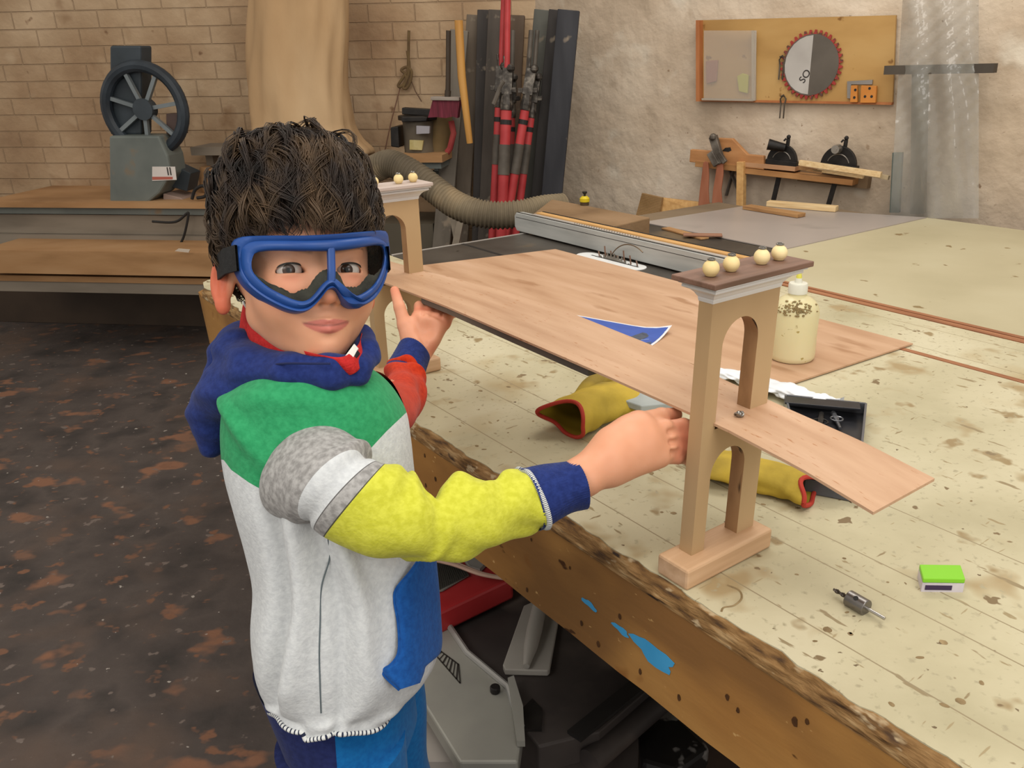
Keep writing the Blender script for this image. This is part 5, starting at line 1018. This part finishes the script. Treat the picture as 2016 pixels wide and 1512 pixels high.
def hpos(phi, th, off):
    v = pol*math.cos(phi)+math.sin(phi)*(pa_*math.cos(th)+pb_*math.sin(th)); q = HC_+v*HR_*1.0
    bump = .020*math.exp(-((v[1]-.95)/.45)**2)                          # fuller on the top
    return q+v*(off+bump)
def lock(phi0, th0, dphi, curl, ph, lift, ns, spread, wd, n=9, jit=0.):
    for _ in range(ns):
        a0 = hr.gauss(0, spread); b0 = hr.gauss(0, spread); o0 = hr.uniform(-.002, .004); k = hr.uniform(.85, 1.08); pts = []
        for i in range(n):
            u = i/(n-1); c = 1-.80*u**1.3; phi = phi0+b0*c+dphi*k*u; s_ = max(.25, math.sin(phi))
            th = th0+a0*c/s_+curl*math.sin(ph+u*3.6)*.5/s_-curl*math.sin(ph)*.5/s_; off = o0*c+.003+lift*math.sin(math.pi*u*.85)+.0022*math.sin(ph*2+u*7)
            q = hpos(phi, th, off)
            if i > 2 and q[1] < hline(q[0], q[2], jit): break
            pts.append(H(*q))
        m_ = len(pts)
        if m_ > 3: mb.tube(pts, [wd*(1-.8*(i/(m_-1))**2) for i in range(m_)], 4, cap=False, flat=.6)
for k in range(820):
    phi0 = math.acos(hr.uniform(-.25, 1)); th0 = hr.uniform(0, 2*math.pi); lock(phi0, th0, hr.uniform(.40, .75), hr.uniform(.08, .42)*hr.choice((-1, 1)), hr.uniform(0, 6.28), hr.uniform(.001, .011)+min(.009, max(0, hr.gauss(-.004, .008)))*(phi0 < 1.1), 11, hr.uniform(.018, .045), hr.uniform(.0006, .0010), jit=hr.gauss(0, .004))
for k in range(240):                                                    # fringe swept over the forehead
    lock(hr.uniform(.55, .95), hr.gauss(.05, .6), hr.uniform(.85, 1.25), hr.uniform(.15, .45)*hr.choice((-1, 1, 1)), hr.uniform(0, 6.28), hr.uniform(.001, .006), 10, hr.uniform(.018, .035), hr.uniform(.0005, .0009), 12, jit=hr.uniform(-.008, .006))
mk('hair', mb, m_hair, boy, smooth=True, ang=0)
# ---- goggles
m_gog = M('goggle_blue', ['1a3c78', '1f4688', '244c90'], 12, rough=.42, spec=.4)
def zg(x, y): return .030-9.0*x*x-.10*abs(y+.01)
def gpt(px, py, dz_=0., d0=.84):
    d = d0
    for _ in range(40):
        l = HL(P(px, py, d)); e = l[2]-(zg(l[0], l[1])+dz_); d += e*.6
    return HL(P(px, py, d))
outer = [(461, 484), (464, 473), (480, 465), (540, 463), (600, 463), (660, 460), (710, 456), (752, 453), (764, 459), (767, 480), (766, 520), (758, 556), (744, 582), (728, 596), (708, 604), (690, 602), (676, 589), (667, 575), (657, 568), (645, 572), (634, 586), (622, 600), (608, 611), (592, 615), (572, 612), (550, 604), (523, 590), (500, 574), (482, 556), (468, 530), (462, 505)]
inner = [(497, 507), (502, 498), (516, 494), (545, 492), (600, 493), (644, 493), (668, 492), (706, 487), (738, 482), (752, 484), (757, 498), (756, 518), (748, 543), (736, 562), (720, 575), (704, 582), (692, 577), (681, 564), (670, 553), (657, 548), (645, 552), (634, 562), (622, 577), (611, 588), (596, 593), (576, 589), (552, 578), (528, 565), (508, 548), (497, 533), (495, 518)]
def resamp(poly, n, c=(638, 522)):
    pts = bez(poly+[poly[0]], 400); pts = np.array(pts)[:-1]; ang = np.arctan2(-(pts[:, 1]-c[1]), pts[:, 0]-c[0]); rad = np.hypot(pts[:, 0]-c[0], pts[:, 1]-c[1]); o = np.argsort(ang); ang, rad = ang[o], rad[o]
    T = np.linspace(-math.pi, math.pi, n, endpoint=False); rr = np.interp(T, ang, rad, period=2*math.pi); return [(c[0]+r*math.cos(t), c[1]-r*math.sin(t)) for r, t in zip(rr, T)]
NG = 150; O_ = resamp(outer, NG); I_ = resamp(inner, NG)
def band(u, dz_, back=0):                                                # u=0 outer contour, 1 inner contour
    row = []
    for (ox, oy), (ix, iy) in zip(O_, I_):
        l = gpt(ox+(ix-ox)*u, oy+(iy-oy)*u, 0); l = l.copy(); l[2] += dz_
        row.append(H(*l))
    return row
gg = mk('safety_goggles', (lambda mb: mb.grid([band(-.02, -.020), band(-.04, -.010), band(0, -.002), band(.10, .0015), band(.26, .0005), band(.34, -.0012), band(.44, .0012), band(.62, .0032), band(.85, .0025), band(1.0, .0002), band(1.03, -.004), band(.9, -.006), band(.5, -.008), band(.2, -.020), band(-.02, -.020)], closed=True))(MB()), m_gog, boy, smooth=True, ang=50, label='blue plastic goggles')
mb = MB(); l0, l1 = gpt(652, 488), gpt(653, 553); rows = []
for i in range(10):
    t = i/9; c = l0*(1-t)+l1*t; rows.append([H(c[0]+dx, c[1], zg(c[0], c[1])+dz_) for dx, dz_ in ((-.0034, -.004), (-.0034, .0012), (-.002, .0022), (.002, .0022), (.0034, .0012), (.0034, -.004))])
mb.grid(rows, closed=True); mk('lens_bar', mb, m_gog, gg, smooth=True)
cxm = (642, 532); m_lens = M('clear_lens', ['3c3c38'], rough=.03, alpha=.07, spec=.6); mb = MB(); rows = []
for s in np.linspace(.02, 1.0, 9): rows.append([H(*(lambda l: (l[0], l[1], l[2]-.001))(gpt(cxm[0]+(x-cxm[0])*s, cxm[1]+(y-cxm[1])*s))) for x, y in I_[::2]])
mb.grid(rows, closed=True); mk('clear_lens', mb, m_lens, gg, smooth=True, ang=0, label='clear lens')
foamL = [(491, 528), (497, 532), (505, 537), (522, 548), (545, 560), (563, 567), (580, 576), (596, 569), (610, 565), (619, 552), (630, 538), (641, 530), (652, 528), (660, 530), (669, 534), (677, 546), (684, 561), (696, 563), (709, 562), (720, 551), (731, 538), (741, 540), (752, 530)]
lowI = [p for p in bez(inner+[inner[0]], 300) if p[1] > 522]
fo = bez(foamL, 90); mb = MB(); ins_ = [p for p in inner]; path = [(495, 524), (497, 533), (508, 548), (528, 565), (552, 578), (576, 589), (596, 593), (611, 588), (622, 577), (634, 562), (645, 552), (657, 548), (670, 553), (681, 564), (692, 577), (704, 582), (720, 575), (736, 562), (748, 543), (755, 524)]
pa = bez(path, 90); rows = [[], [], [], []]
for a, b in zip(pa, fo):
    la = gpt(a[0], a[1]+1); lb_ = gpt(b[0], b[1]+1.0*math.sin(b[0]*.9)); 
    rows[0].append(H(la[0], la[1]-.001, la[2]-.0045)); rows[1].append(H(*(la*.5+lb_*.5-np.array([0, 0, .006])))); rows[2].append(H(lb_[0], lb_[1], lb_[2]-.0085)); rows[3].append(H(lb_[0], lb_[1]-.004, lb_[2]-.016))
mb.grid(rows); mk('foam_padding', mb, M('foam_dark', ['24241f', '33332c', '3d3d34'], 60, rough=.95, bump=.5, bscale=200), gg, smooth=True, ang=0, label='dark foam padding')
mb = MB(); rows = []
for i in range(50):
    t = i/49; a = math.pi*(1.0-.035)*(-1)*t*1.0+math.pi*.0
    ang = -math.pi/2+ -math.pi*t                                         # left side, round the back, to the right side
    x = .079*math.sin(ang)*1.0; z = -.088+.085*math.cos(ang)
    if i == 0: x, z = -.0735, -.020
    if i == 1: x, z = -.0800, -.045
    if i == 48: x, z = .0800, -.045
    if i == 49: x, z = .0735, -.020
    yc = .010-.0*t; f = 1.03; rows.append([H(x*f*k, yc+dy, (z+.088)*k-.088) for k, dy in ((1.0, -.0125), (1.035, -.0125), (1.035, .0125), (1.0, .0125))])
mb.grid(rows, closed=True); mk('elastic_strap', mb, M('strap_black', ['141414', '1e1e1e'], 60, rough=.8, bump=.3, bscale=200), gg, smooth=True, ang=40)
# ---- clothes
def fabric(name, cols, masks=(), rough=.92, heather=0, bump=.35):
    """fabric with seams: masks = [(attribute, threshold, colours)] painted where the attribute exceeds the threshold"""
    m = bpy.data.materials.new(name); m.use_nodes = True; nt = m.node_tree; N = nt.nodes; L = nt.links; b = N['Principled BSDF']; tc = N.new('ShaderNodeTexCoord')
    def two(c, sc=160, st=(1, 1, 1)):
        mp = N.new('ShaderNodeMapping'); mp.inputs['Scale'].default_value = st; L.new(tc.outputs['Object'], mp.inputs[0])
        n = N.new('ShaderNodeTexNoise'); n.inputs['Scale'].default_value = sc; n.inputs['Detail'].default_value = 3; L.new(mp.outputs[0], n.inputs[0]); r = N.new('ShaderNodeValToRGB'); e = r.color_ramp.elements; e[0].position = .35; e[1].position = .65; e[0].color = lin(c[0]); e[1].color = lin(c[-1]); L.new(n.outputs['Fac'], r.inputs[0]); return r.outputs[0]
    cur = two(cols)
    for at, th, c in masks:
        a = N.new('ShaderNodeAttribute'); a.attribute_name = at; mr = N.new('ShaderNodeMath'); mr.operation = 'GREATER_THAN'; mr.inputs[1].default_value = th; L.new(a.outputs['Fac'], mr.inputs[0])
        mx = N.new('ShaderNodeMix'); mx.data_type = 'RGBA'; L.new(mr.outputs[0], mx.inputs[0]); L.new(cur, mx.inputs[6]); L.new(two(c), mx.inputs[7]); cur = mx.outputs[2]
    L.new(cur, b.inputs['Base Color']); b.inputs['Roughness'].default_value = rough; b.inputs['Specular IOR Level'].default_value = .15; b.inputs['Sheen Weight'].default_value = .08; b.inputs['Sheen Roughness'].default_value = .5
    n = N.new('ShaderNodeTexNoise'); n.inputs['Scale'].default_value = 320; L.new(tc.outputs['Object'], n.inputs[0]); n3 = N.new('ShaderNodeTexNoise'); n3.inputs['Scale'].default_value = 26; n3.inputs['Detail'].default_value = 1; L.new(tc.outputs['Object'], n3.inputs[0])
    ma = N.new('ShaderNodeMath'); ma.operation = 'MULTIPLY_ADD'; L.new(n3.outputs['Fac'], ma.inputs[0]); ma.inputs[1].default_value = .7; L.new(n.outputs['Fac'], ma.inputs[2])
    bp = N.new('ShaderNodeBump'); bp.inputs['Strength'].default_value = bump; bp.inputs['Distance'].default_value = .0015; L.new(ma.outputs[0], bp.inputs['Height']); L.new(bp.outputs[0], b.inputs['Normal']); return m
C_WHITE, C_GREEN, C_GREY, C_YEL, C_NAVY, C_BLUE, C_RED = ['bfc2c4', 'cccfd0'], ['2a8a58', '349863'], ['848280', 'a8a6a4'], ['bcbc38', 'cbcb48'], ['1c2a60', '243470'], ['14488c', '1a549c'], ['b02c12', 'c23818']
m_torso = fabric('hoodie_torso_cloth', C_WHITE, [('yoke', 0., C_GREEN), ('seam', .5, ['3a6a58', '3a6a58'])])
FD = np.array([0, math.cos(math.radians(20)), -math.sin(math.radians(20))]); FD = FD/np.linalg.norm(FD)
ring = [(700, 575, 690, .935, .050), (722, 545, 722, .935, .075), (745, 500, 752, .935, .098), (775, 464, 777, .935, .112), (815, 450, 798, .935, .108), (870, 447, 807, .935, .106), (930, 454, 813, .937, .104), (1000, 474, 822, .94, .105), (1080, 495, 842, .945, .10), (1150, 508, 860, .95, .10), (1230, 503, 864, .955, .102), (1290, 506, 862, .96, .102), (1330, 520, 846, .965, .10), (1352, 534, 822, .967, .097), (1366, 545, 795, .968, .095)]
rg = bez(ring, 120); NK = 120; rows = []; hemz = []
for i, (y, xl, xr, d, hd) in enumerate(rg):
    v = i/119; l = P(xl, y, d); r = P(xr, y, d); c = (l+r)/2; X = (r-l)/2; row = []
    for k in range(NK):
        a = 2*math.pi*k/NK; ca, sa = math.cos(a), math.sin(a)
        near = max(0, -sa)
        # folds: long diagonal drape from the armpit to the back, a soft one at the side seam, hem ripples
        xx = ca
        fold = .017*math.exp(-((xx-(-.05-.9*(v-.45)))/.13)**2)*np.clip((v-.38)/.12, 0, 1)*np.clip((.95-v)/.15, 0, 1)
        fold -= .015*math.exp(-((xx-(-.28-.9*(v-.45)))/.10)**2)*np.clip((v-.38)/.12, 0, 1)*np.clip((.95-v)/.15, 0, 1)
        fold += .011*math.exp(-((xx-(.30+.35*(v-.5)))/.10)**2)*np.clip((v-.42)/.1, 0, 1)*np.clip((.9-v)/.2, 0, 1)
        fold -= .008*math.exp(-((xx-(.12+.15*(v-.5)))/.07)**2)*np.clip((v-.5)/.1, 0, 1)
        fold += .003*math.sin(9*a+14*v)*np.clip((v-.3), 0, 1)+.004*math.exp(-((v-.95)/.03)**2)*math.sin(7*a)
        fold += .008*math.exp(-((v-.30-.25*(xx+.6))/.03)**2)*np.clip((-.1-xx)/.4, 0, 1)
        n_ = X/np.linalg.norm(X)*ca+FD*sa
        p = c+X*ca*(1-.0*near)+FD*hd*sa*(.92+.08*abs(ca))+n_*fold
        if i == 119: p = p
        row.append(p)
    rows.append(row)
def hemrow(row, dz_): return row
# let the hem hang lower at the near side and lift at the back, as cloth does
for i in range(96, 120):
    t = (i-96)/23
    for k in range(NK):
        a = 2*math.pi*k/NK; rows[i][k] = rows[i][k]+CU*(-t*t*(.012*max(0, -math.sin(a))**.5*(1.0 if math.cos(a) > -.25 else .35)+.003*math.sin(6*a)))
V_ = np.array([p for r in rows for p in r])
def pixv(V): q = V-CO; d = q@CD; return CX+FL*(q@CR)/d, CY-FL*(q@CU)/d
pxv, pyv = pixv(V_)
yb_ = np.interp(pxv, [440, 455, 490, 540, 600, 640, 725, 760, 800], [905, 925, 950, 978, 975, 960, 888, 850, 812])
seam = np.zeros(len(V_)); 
mb = MB(); mb.grid(rows, closed=True); inner_ = [[p*1.0 for p in rows[-1]], [np.array(p)*.97+np.mean(rows[-1], axis=0)*.03+CU*.004 for p in rows[-1]], [np.array(p)*.94+np.mean(rows[-4], axis=0)*.06+CU*.03 for p in rows[-4]]]
mb.grid(inner_[1:], closed=True); mb.grid([rows[-1], inner_[1]], closed=True)
extra = len(mb.v)-len(V_)
# side seam: a narrow dark stripe down the near side of the cloth
ka = np.tile(np.arange(NK), 120)*2*math.pi/NK; vv = np.repeat(np.arange(120)/119, NK)
hood_t = mk('hoodie', mb, m_torso, boy, smooth=True, ang=0, attrs={'yoke': np.concatenate([(yb_-pyv)/100, -np.ones(extra)]), 'seam': zz(len(mb.v))}, label='hoodie torso, green yoke over pale grey body')
def on_torso(px, py, lift=.001):                                        # closest near-side torso point to a ray through a pixel
    nearm = (V_-CO)@CD < .95; dd = (pxv-px)**2+(pyv-py)**2+np.where(((V_-rgc)@CD) < 0, 0, 1e6); return V_[np.argmin(dd)]-CD*lift
rgc = np.repeat(np.array([(P(xl, y, d)+P(xr, y, d))/2 for y, xl, xr, d, hd in rg]), NK, axis=0)
m_thread = M('dark_thread', ['5a6468'], rough=.8)
mb = MB(); mb.tube(bez([on_torso(x, y, .0002) for x, y in ((648, 1062), (645, 1100), (636, 1160), (631, 1220), (628, 1290), (630, 1350), (632, 1402))], 60), .0008, 6); mk('side_seam', mb, m_thread, hood_t, smooth=True)
hem_ring = [np.array(p) for p in rows[-1]]
# pocket
m_pocket = fabric('pocket_cloth', C_BLUE)
pk = [(826, 1100), (806, 1128), (780, 1160), (777, 1185), (783, 1220), (786, 1260), (783, 1290), (768, 1310), (752, 1320), (762, 1336), (786, 1358)]
pk_r = [(858, 1100), (861, 1128), (864, 1160), (866, 1185), (868, 1220), (870, 1260), (866, 1285), (852, 1300), (838, 1312), (834, 1325), (826, 1345)]
L1 = bez(pk, 50); L2 = bez(pk_r, 50); prow = []
for (x0, y0), (x1, y1) in zip(L1, L2):
    r_ = []
    for j in range(13):
        t = j/12; x = x0+(x1-x0)*t; y = y0+(y1-y0)*t
        d = .862+.10*((x-770)/95)**2.0 if x > 770 else .862
        d = .868+.075*max(0, (x-770)/95)**2.2
        r_.append(P(x, y, d+(.006 if j == 0 else 0)))
    # wrap round the front and back to the far side of the belly
    xe, ye = x1, y1
    for j, (dx, dd) in enumerate(((1, .02), (-1, .045), (-6, .075), (-16, .105), (-34, .135))): r_.append(P(xe+dx, ye-6*j, .868+.075*(max(0, (xe-770)/95))**2.2+dd))
    prow.append(r_)
mb = MB(); mb.grid(prow); mk('front_pocket', mb, m_pocket, hood_t, smooth=True, ang=0, label='blue kangaroo pocket')
mb = MB(); mb.tube([r[0] for r in prow], .0016, 6); mk('pocket_edge', mb, m_pocket, hood_t, smooth=True)
# sleeves
def sleeve(secs, n, foldf, cols, nk=64):
    rs = bez([np.array(s, float) for s in secs], n); rows = []; prog = []; Ls = 0; last = None
    for i, (cx_, cy_, ux, uy, d, dep) in enumerate(rs):
        c = P(cx_, cy_, d); u = P(cx_+ux, cy_+uy, d)-c; hu = np.linalg.norm(u); tv = P(rs[min(i+1, n-1)][0], rs[min(i+1, n-1)][1], rs[min(i+1, n-1)][4])-P(rs[max(i-1, 0)][0], rs[max(i-1, 0)][1], rs[max(i-1, 0)][4]); tv /= np.linalg.norm(tv)
        w_ = np.cross(tv, u/hu); w_ /= np.linalg.norm(w_); row = []
        if last is not None: Ls += math.hypot(cx_-last[0], cy_-last[1])
        last = (cx_, cy_); prog.append(Ls)
        for k in range(nk):
            a = 2*math.pi*k/nk; f = foldf(i/(n-1), a); row.append(c+u*math.cos(a)*(1+f/hu)+w_*hu*dep*math.sin(a)*(1+f/hu))
        rows.append(row)
    return rows, prog
SR = [(572, 925, 44, -74, .885, .60), (600, 928, 52, -86, .856, .80), (645, 946, 47, -84, .828, .90), (668, 966, 60, -72, .818, .92), (698, 985, 58, -70, .816, .92), (755, 1004, 34, -82, .820, .95), (795, 1022, 18, -74, .825, .95), (835, 1035, 4, -70, .834, .95), (880, 1030, -8, -72, .842, .95), (920, 1018, -13, -72, .852, .95), (960, 1008, -15, -68, .864, .95), (1000, 996, -19, -63, .874, .95), (1034, 985, -20, -57, .882, .95), (1050, 981, -20, -54, .886, .95)]
def foldR(u, a):
    up = max(0, math.cos(a)); f = .009*math.exp(-((u-.47)/.035)**2)*up+.0*u-.010*math.exp(-((u-.575)/.03)**2)*up+.008*math.exp(-((u-.70)/.05)**2)*up-.005*math.exp(-((u-.82)/.03)**2)*up
    f += .004*math.exp(-((u-.50-.10*math.sin(a))/.02)**2)+.0035*math.sin(30*u+3*math.sin(a)*2)*(.3+.7*(math.sin(a) > 0))*np.clip((u-.3)*3, 0, 1)*.6+.0025*math.sin(2*a+22*u)
    f += .006*math.exp(-((u-.16-.05*math.sin(a+.5))/.02)**2)*(.4+.6*up)-.005*math.exp(-((u-.22-.04*math.sin(a))/.018)**2)
    return f
srow, sprog = sleeve(SR, 110, foldR, None)
sp = np.array(sprog); L2_ = float(np.interp(3, np.linspace(0, 13, 110), sp)); L3_ = float(np.interp(4, np.linspace(0, 13, 110), sp))
att = np.repeat(sp, 64)
m_slR = fabric('sleeve_block_cloth', C_GREY, [('along', L2_-7, C_WHITE), ('along', L2_+17, ['5f5d5c', '5f5d5c']), ('along', L2_+18.2, C_GREY), ('along', L3_-1, ['4c4a3a', '4c4a3a']), ('along', L3_+.8, C_YEL)])
mb = MB(); mb.grid(srow, closed=True); mb.add(srow[0], [tuple(range(64))]); mk('sleeve', mb, m_slR, hood_t, smooth=True, ang=0, attrs={'along': np.concatenate([att, zz(64)])}, label='near sleeve, grey with white band above yellow')
m_navy = fabric('navy_rib', C_NAVY, bump=.5)
def ladder(name, ring, r, off, lab=None):
    pts = bez([*ring, ring[0]], 331)[:-1]; c = np.mean(np.array(ring), axis=0); pts = [p+(p-c)/np.linalg.norm(p-c)*off for p in pts]; mb = MB(); n = len(pts); mb.tube(pts, r, 8, closed=True)
    mb.m = [1 if (i//8) % 3 == 0 else 0 for i in range(len(mb.f))]; return mk(name, mb, [M('white_thread', ['d0d2d0'], rough=.9), M('navy_thread', ['20263c'], rough=.9)], hood_t, smooth=True, ang=0)
def cuff(secs, name='cuff', n=40, nk=120, rib=.0006):
    rows, pr_ = sleeve(secs, n, lambda u, a: rib*math.cos(60*a)+.0012*math.sin(3*a+4*u), None, nk); mb = MB(); mb.grid(rows, closed=True)
    c1_ = np.mean(rows[-1], axis=0); inn = [np.array(p)*.92+c1_*.08 for p in rows[-1]]; c2_ = np.mean(rows[n//2], axis=0); mb.grid([rows[-1], inn, [np.array(p)*.86+c2_*.14 for p in rows[n//2]]], closed=True); return mk(name, mb, m_navy, hood_t, smooth=True, ang=0, label='navy ribbed cuff', weld=True)
cuff([(1040, 984, -18, -60, .884, .95), (1056, 981, -18, -58, .888, .95), (1085, 970, -17, -53, .894, .95), (1115, 960, -14, -48, .900, .95), (1143, 953, -13, -47, .905, .95)])
ladder('cuff_stitching', srow[-3], .0030, .0012)
m_slL = fabric('red_sleeve_cloth', C_RED)
SL = [(735, 800, -30, -60, 1.02, .9), (760, 808, -26, -56, 1.12, .9), (780, 795, -28, -44, 1.22, .9), (795, 768, -34, -26, 1.29, .9), (798, 745, -36, -18, 1.33, .9), (800, 732, -34, -16, 1.345, .9)]
lrow, _ = sleeve(SL, 50, lambda u, a: .004*math.sin(26*u+2*math.sin(a*2))*u+.003*math.sin(3*a+9*u), None); mb = MB(); mb.grid(lrow, closed=True); mk('sleeve', mb, m_slL, hood_t, smooth=True, ang=0, label='far sleeve in orange red')
cuff([(795, 748, -36, -21, 1.335, .9), (798, 738, -35, -20, 1.345, .9), (806, 715, -32, -17, 1.365, .9), (815, 690, -30, -15, 1.385, .9)])
ladder('hem_stitching', hem_ring, .0026, .0008)
# hood
HD = [(cp((466, 690, .925), (502, 722, .895), .021, .024), 0), (cp((502, 722, .895), (575, 733, .862), .023, .019), .01), (cp((575, 733, .862), (650, 736, .850), .019, .0165), .01), (cp((650, 736, .850), (705, 730, .872), .0165, .0140), .01), (cp((705, 730, .872), (724, 698, .895), .014, .013), .01), (cp((722, 695, .895), (712, 660, .93), .013, .012), .01),
      (cp((500, 735, .90), (455, 765, .925), .026, .030), .02), (cp((455, 765, .925), (424, 815, .95), .030, .026), .02), (cp((424, 815, .95), (415, 868, .955), .026, .018), .012), (cp((540, 735, .885), (470, 775, .91), .018, .022), .02), (cp((420, 790, .96), (450, 700, .99), .02, .022), .02),
      (cp((466, 690, .925), (475, 670, .985), .020, .02), .01), (cp((475, 670, .985), (560, 690, 1.03), .02, .022), .02), (cp((560, 690, 1.03), (680, 690, 1.00), .022, .016), .02), (cp((680, 690, 1.0), (712, 660, .93), .016, .012), .01)]
fh0 = union(HD)
def hoodf(p):
    l = p@np.array([CR, CU, CD]).T; d = fh0(p); return d+.0012*np.sin(l[:, 0]*45+l[:, 1]*130)+.0016*np.sin(l[:, 0]*35-l[:, 1]*95+1)+.0010*np.sin(l[:, 0]*20+l[:, 1]*260)
lo, hi = cuboid_around([P(400, 880, .95), P(388, 700, .95), P(725, 730, .86), P(560, 690, 1.05), P(715, 640, .93), P(600, 760, .84)], .02)
mbh, _v = sdf_mb(hoodf, lo, hi, .003, 2); hd_ = mk('hood', mbh, fabric('navy_hood_cloth', C_NAVY), hood_t, smooth=True, ang=0, label='navy hood hanging down the back')
mb = MB(); mb.tube(bez([P(447, 752, .888), P(480, 735, .868), P(520, 722, .858), P(560, 716, .838), P(610, 716, .826), P(650, 716, .826)], 40), .0012, 6); mk('hood_seam', mb, M('navy_seam', ['16204a']), hd_, smooth=True)
# polo collar
ctop = [(500, 606, 1.0), (480, 594, .955), (486, 606, .925), (506, 634, .892), (538, 662, .870), (584, 686, .852), (634, 699, .836), (676, 702, .842), (704, 680, .868), (712, 655, .905)]
cbot = [(495, 690, 1.0), (470, 680, .960), (480, 690, .935), (505, 705, .905), (548, 718, .885), (595, 726, .875), (640, 732, .872), (690, 738, .850), (718, 712, .870), (722, 690, .905)]
T1 = bez(ctop, 60); B1 = bez(cbot, 60); mb = MB(); rows = []
for j in range(8):
    t = j/7; rows.append([P(*(np.array(a)*(1-t)+np.array(b)*t))-CD*.004*math.sin(math.pi*t) for a, b in zip(T1, B1)])
mb.slab(rows, CD*.003); co = mk('polo_collar', mb, M('red_pique', ['b01c1c', 'c22a28'], 200, rough=.9, bump=.4, bscale=300), boy, smooth=True, ang=0, label='red polo collar with white edge')
mb = MB(); mb.tube([P(*a) for a in T1[5:20]], .0014, 6); mk('collar_edge', mb, M('white_edging', ['dcdad6']), co, smooth=True)
mb = MB(); mb.prism([P(680, 700, .846), P(697, 677, .855), P(705, 686, .857), P(694, 706, .850), P(684, 704, .848)], CD*.003); mk('collar_tip', mb, M('white_tip', ['dedbd4']), co)
mb = MB(); mb.prism([P(690, 707, .850), P(704, 690, .856), P(708, 696, .858), P(697, 712, .852)], CD*.003); mk('striped_placket', mb, M('dark_stripe', ['1a1a20']), co)
# trousers: waist, two legs down to the shoes
m_tr = fabric('two_tone_trousers', ['1c2450', '232c5c'], [('front', 0., ['0c5c9c', '1268a8'])])
wst = P(655, 1300, .99); mb = MB(); rows = []
hipc = (hipR+hipL)/2
for i in range(14):
    t = i/13; c = wst*(1-t)+(hipc+np.array([-.0, 0, .0]))*t; rx, ry = .088-.014*t, .096+.016*t; rows.append([c+np.array([rx*math.cos(a), ry*math.sin(a), 0])*(1+.015*math.sin(8*a)) for a in np.linspace(0, 2*math.pi, 61)[:-1]])
mb.grid(rows, closed=True)
for h_, f_ in ((hipR, ftR), (hipL, ftL)):
    rows = []
    for i in range(30):
        t = i/29; c = (h_+UP*.03)*(1-t)+(f_+UP*.03)*t; r = .070-.026*t**.7; rows.append([c+np.array([r*1.05*math.cos(a), r*math.sin(a), 0])*(1+.03*math.sin(3*a+14*t)+.03*math.sin(20*t)*math.cos(a)) for a in np.linspace(0, 2*math.pi, 49)[:-1]])
    mb.grid(rows, closed=True); mb.add(rows[0], [tuple(range(48))]); mb.add(rows[-1], [tuple(range(48))])
vt = np.array(mb.v); mk('trousers', mb, m_tr, boy, smooth=True, ang=0, attrs={'front': (vt[:, 0]-(-.235+.00*vt[:, 2]))*1.0}, label='trousers, navy at the back and bright blue in front')
for f_ in (ftR, ftL):
    mb = MB(); rows = []; c = f_*np.array([1, 1, 0])+UP*.0
    for i in range(16):
        t = i/15; x = -.06+.19*t; w_ = .036*math.sin(math.pi*min(1, .12+t*.86))**.45; h_ = .075*(1-t)**.6+.028 if t > .25 else .085; rows.append([c+np.array([x, w_*math.cos(a), max(.0, h_*.5+h_*.5*math.sin(a))]) for a in np.linspace(0, 2*math.pi, 25)[:-1]])
    mb.grid(rows, closed=True); mb.add(rows[0], [tuple(range(24))]); mb.add(rows[-1], [tuple(range(24))]); mk('shoe', mb, M('dark_shoe', ['20222a', '2c2f38'], 10, rough=.6), boy, smooth=True, ang=60)
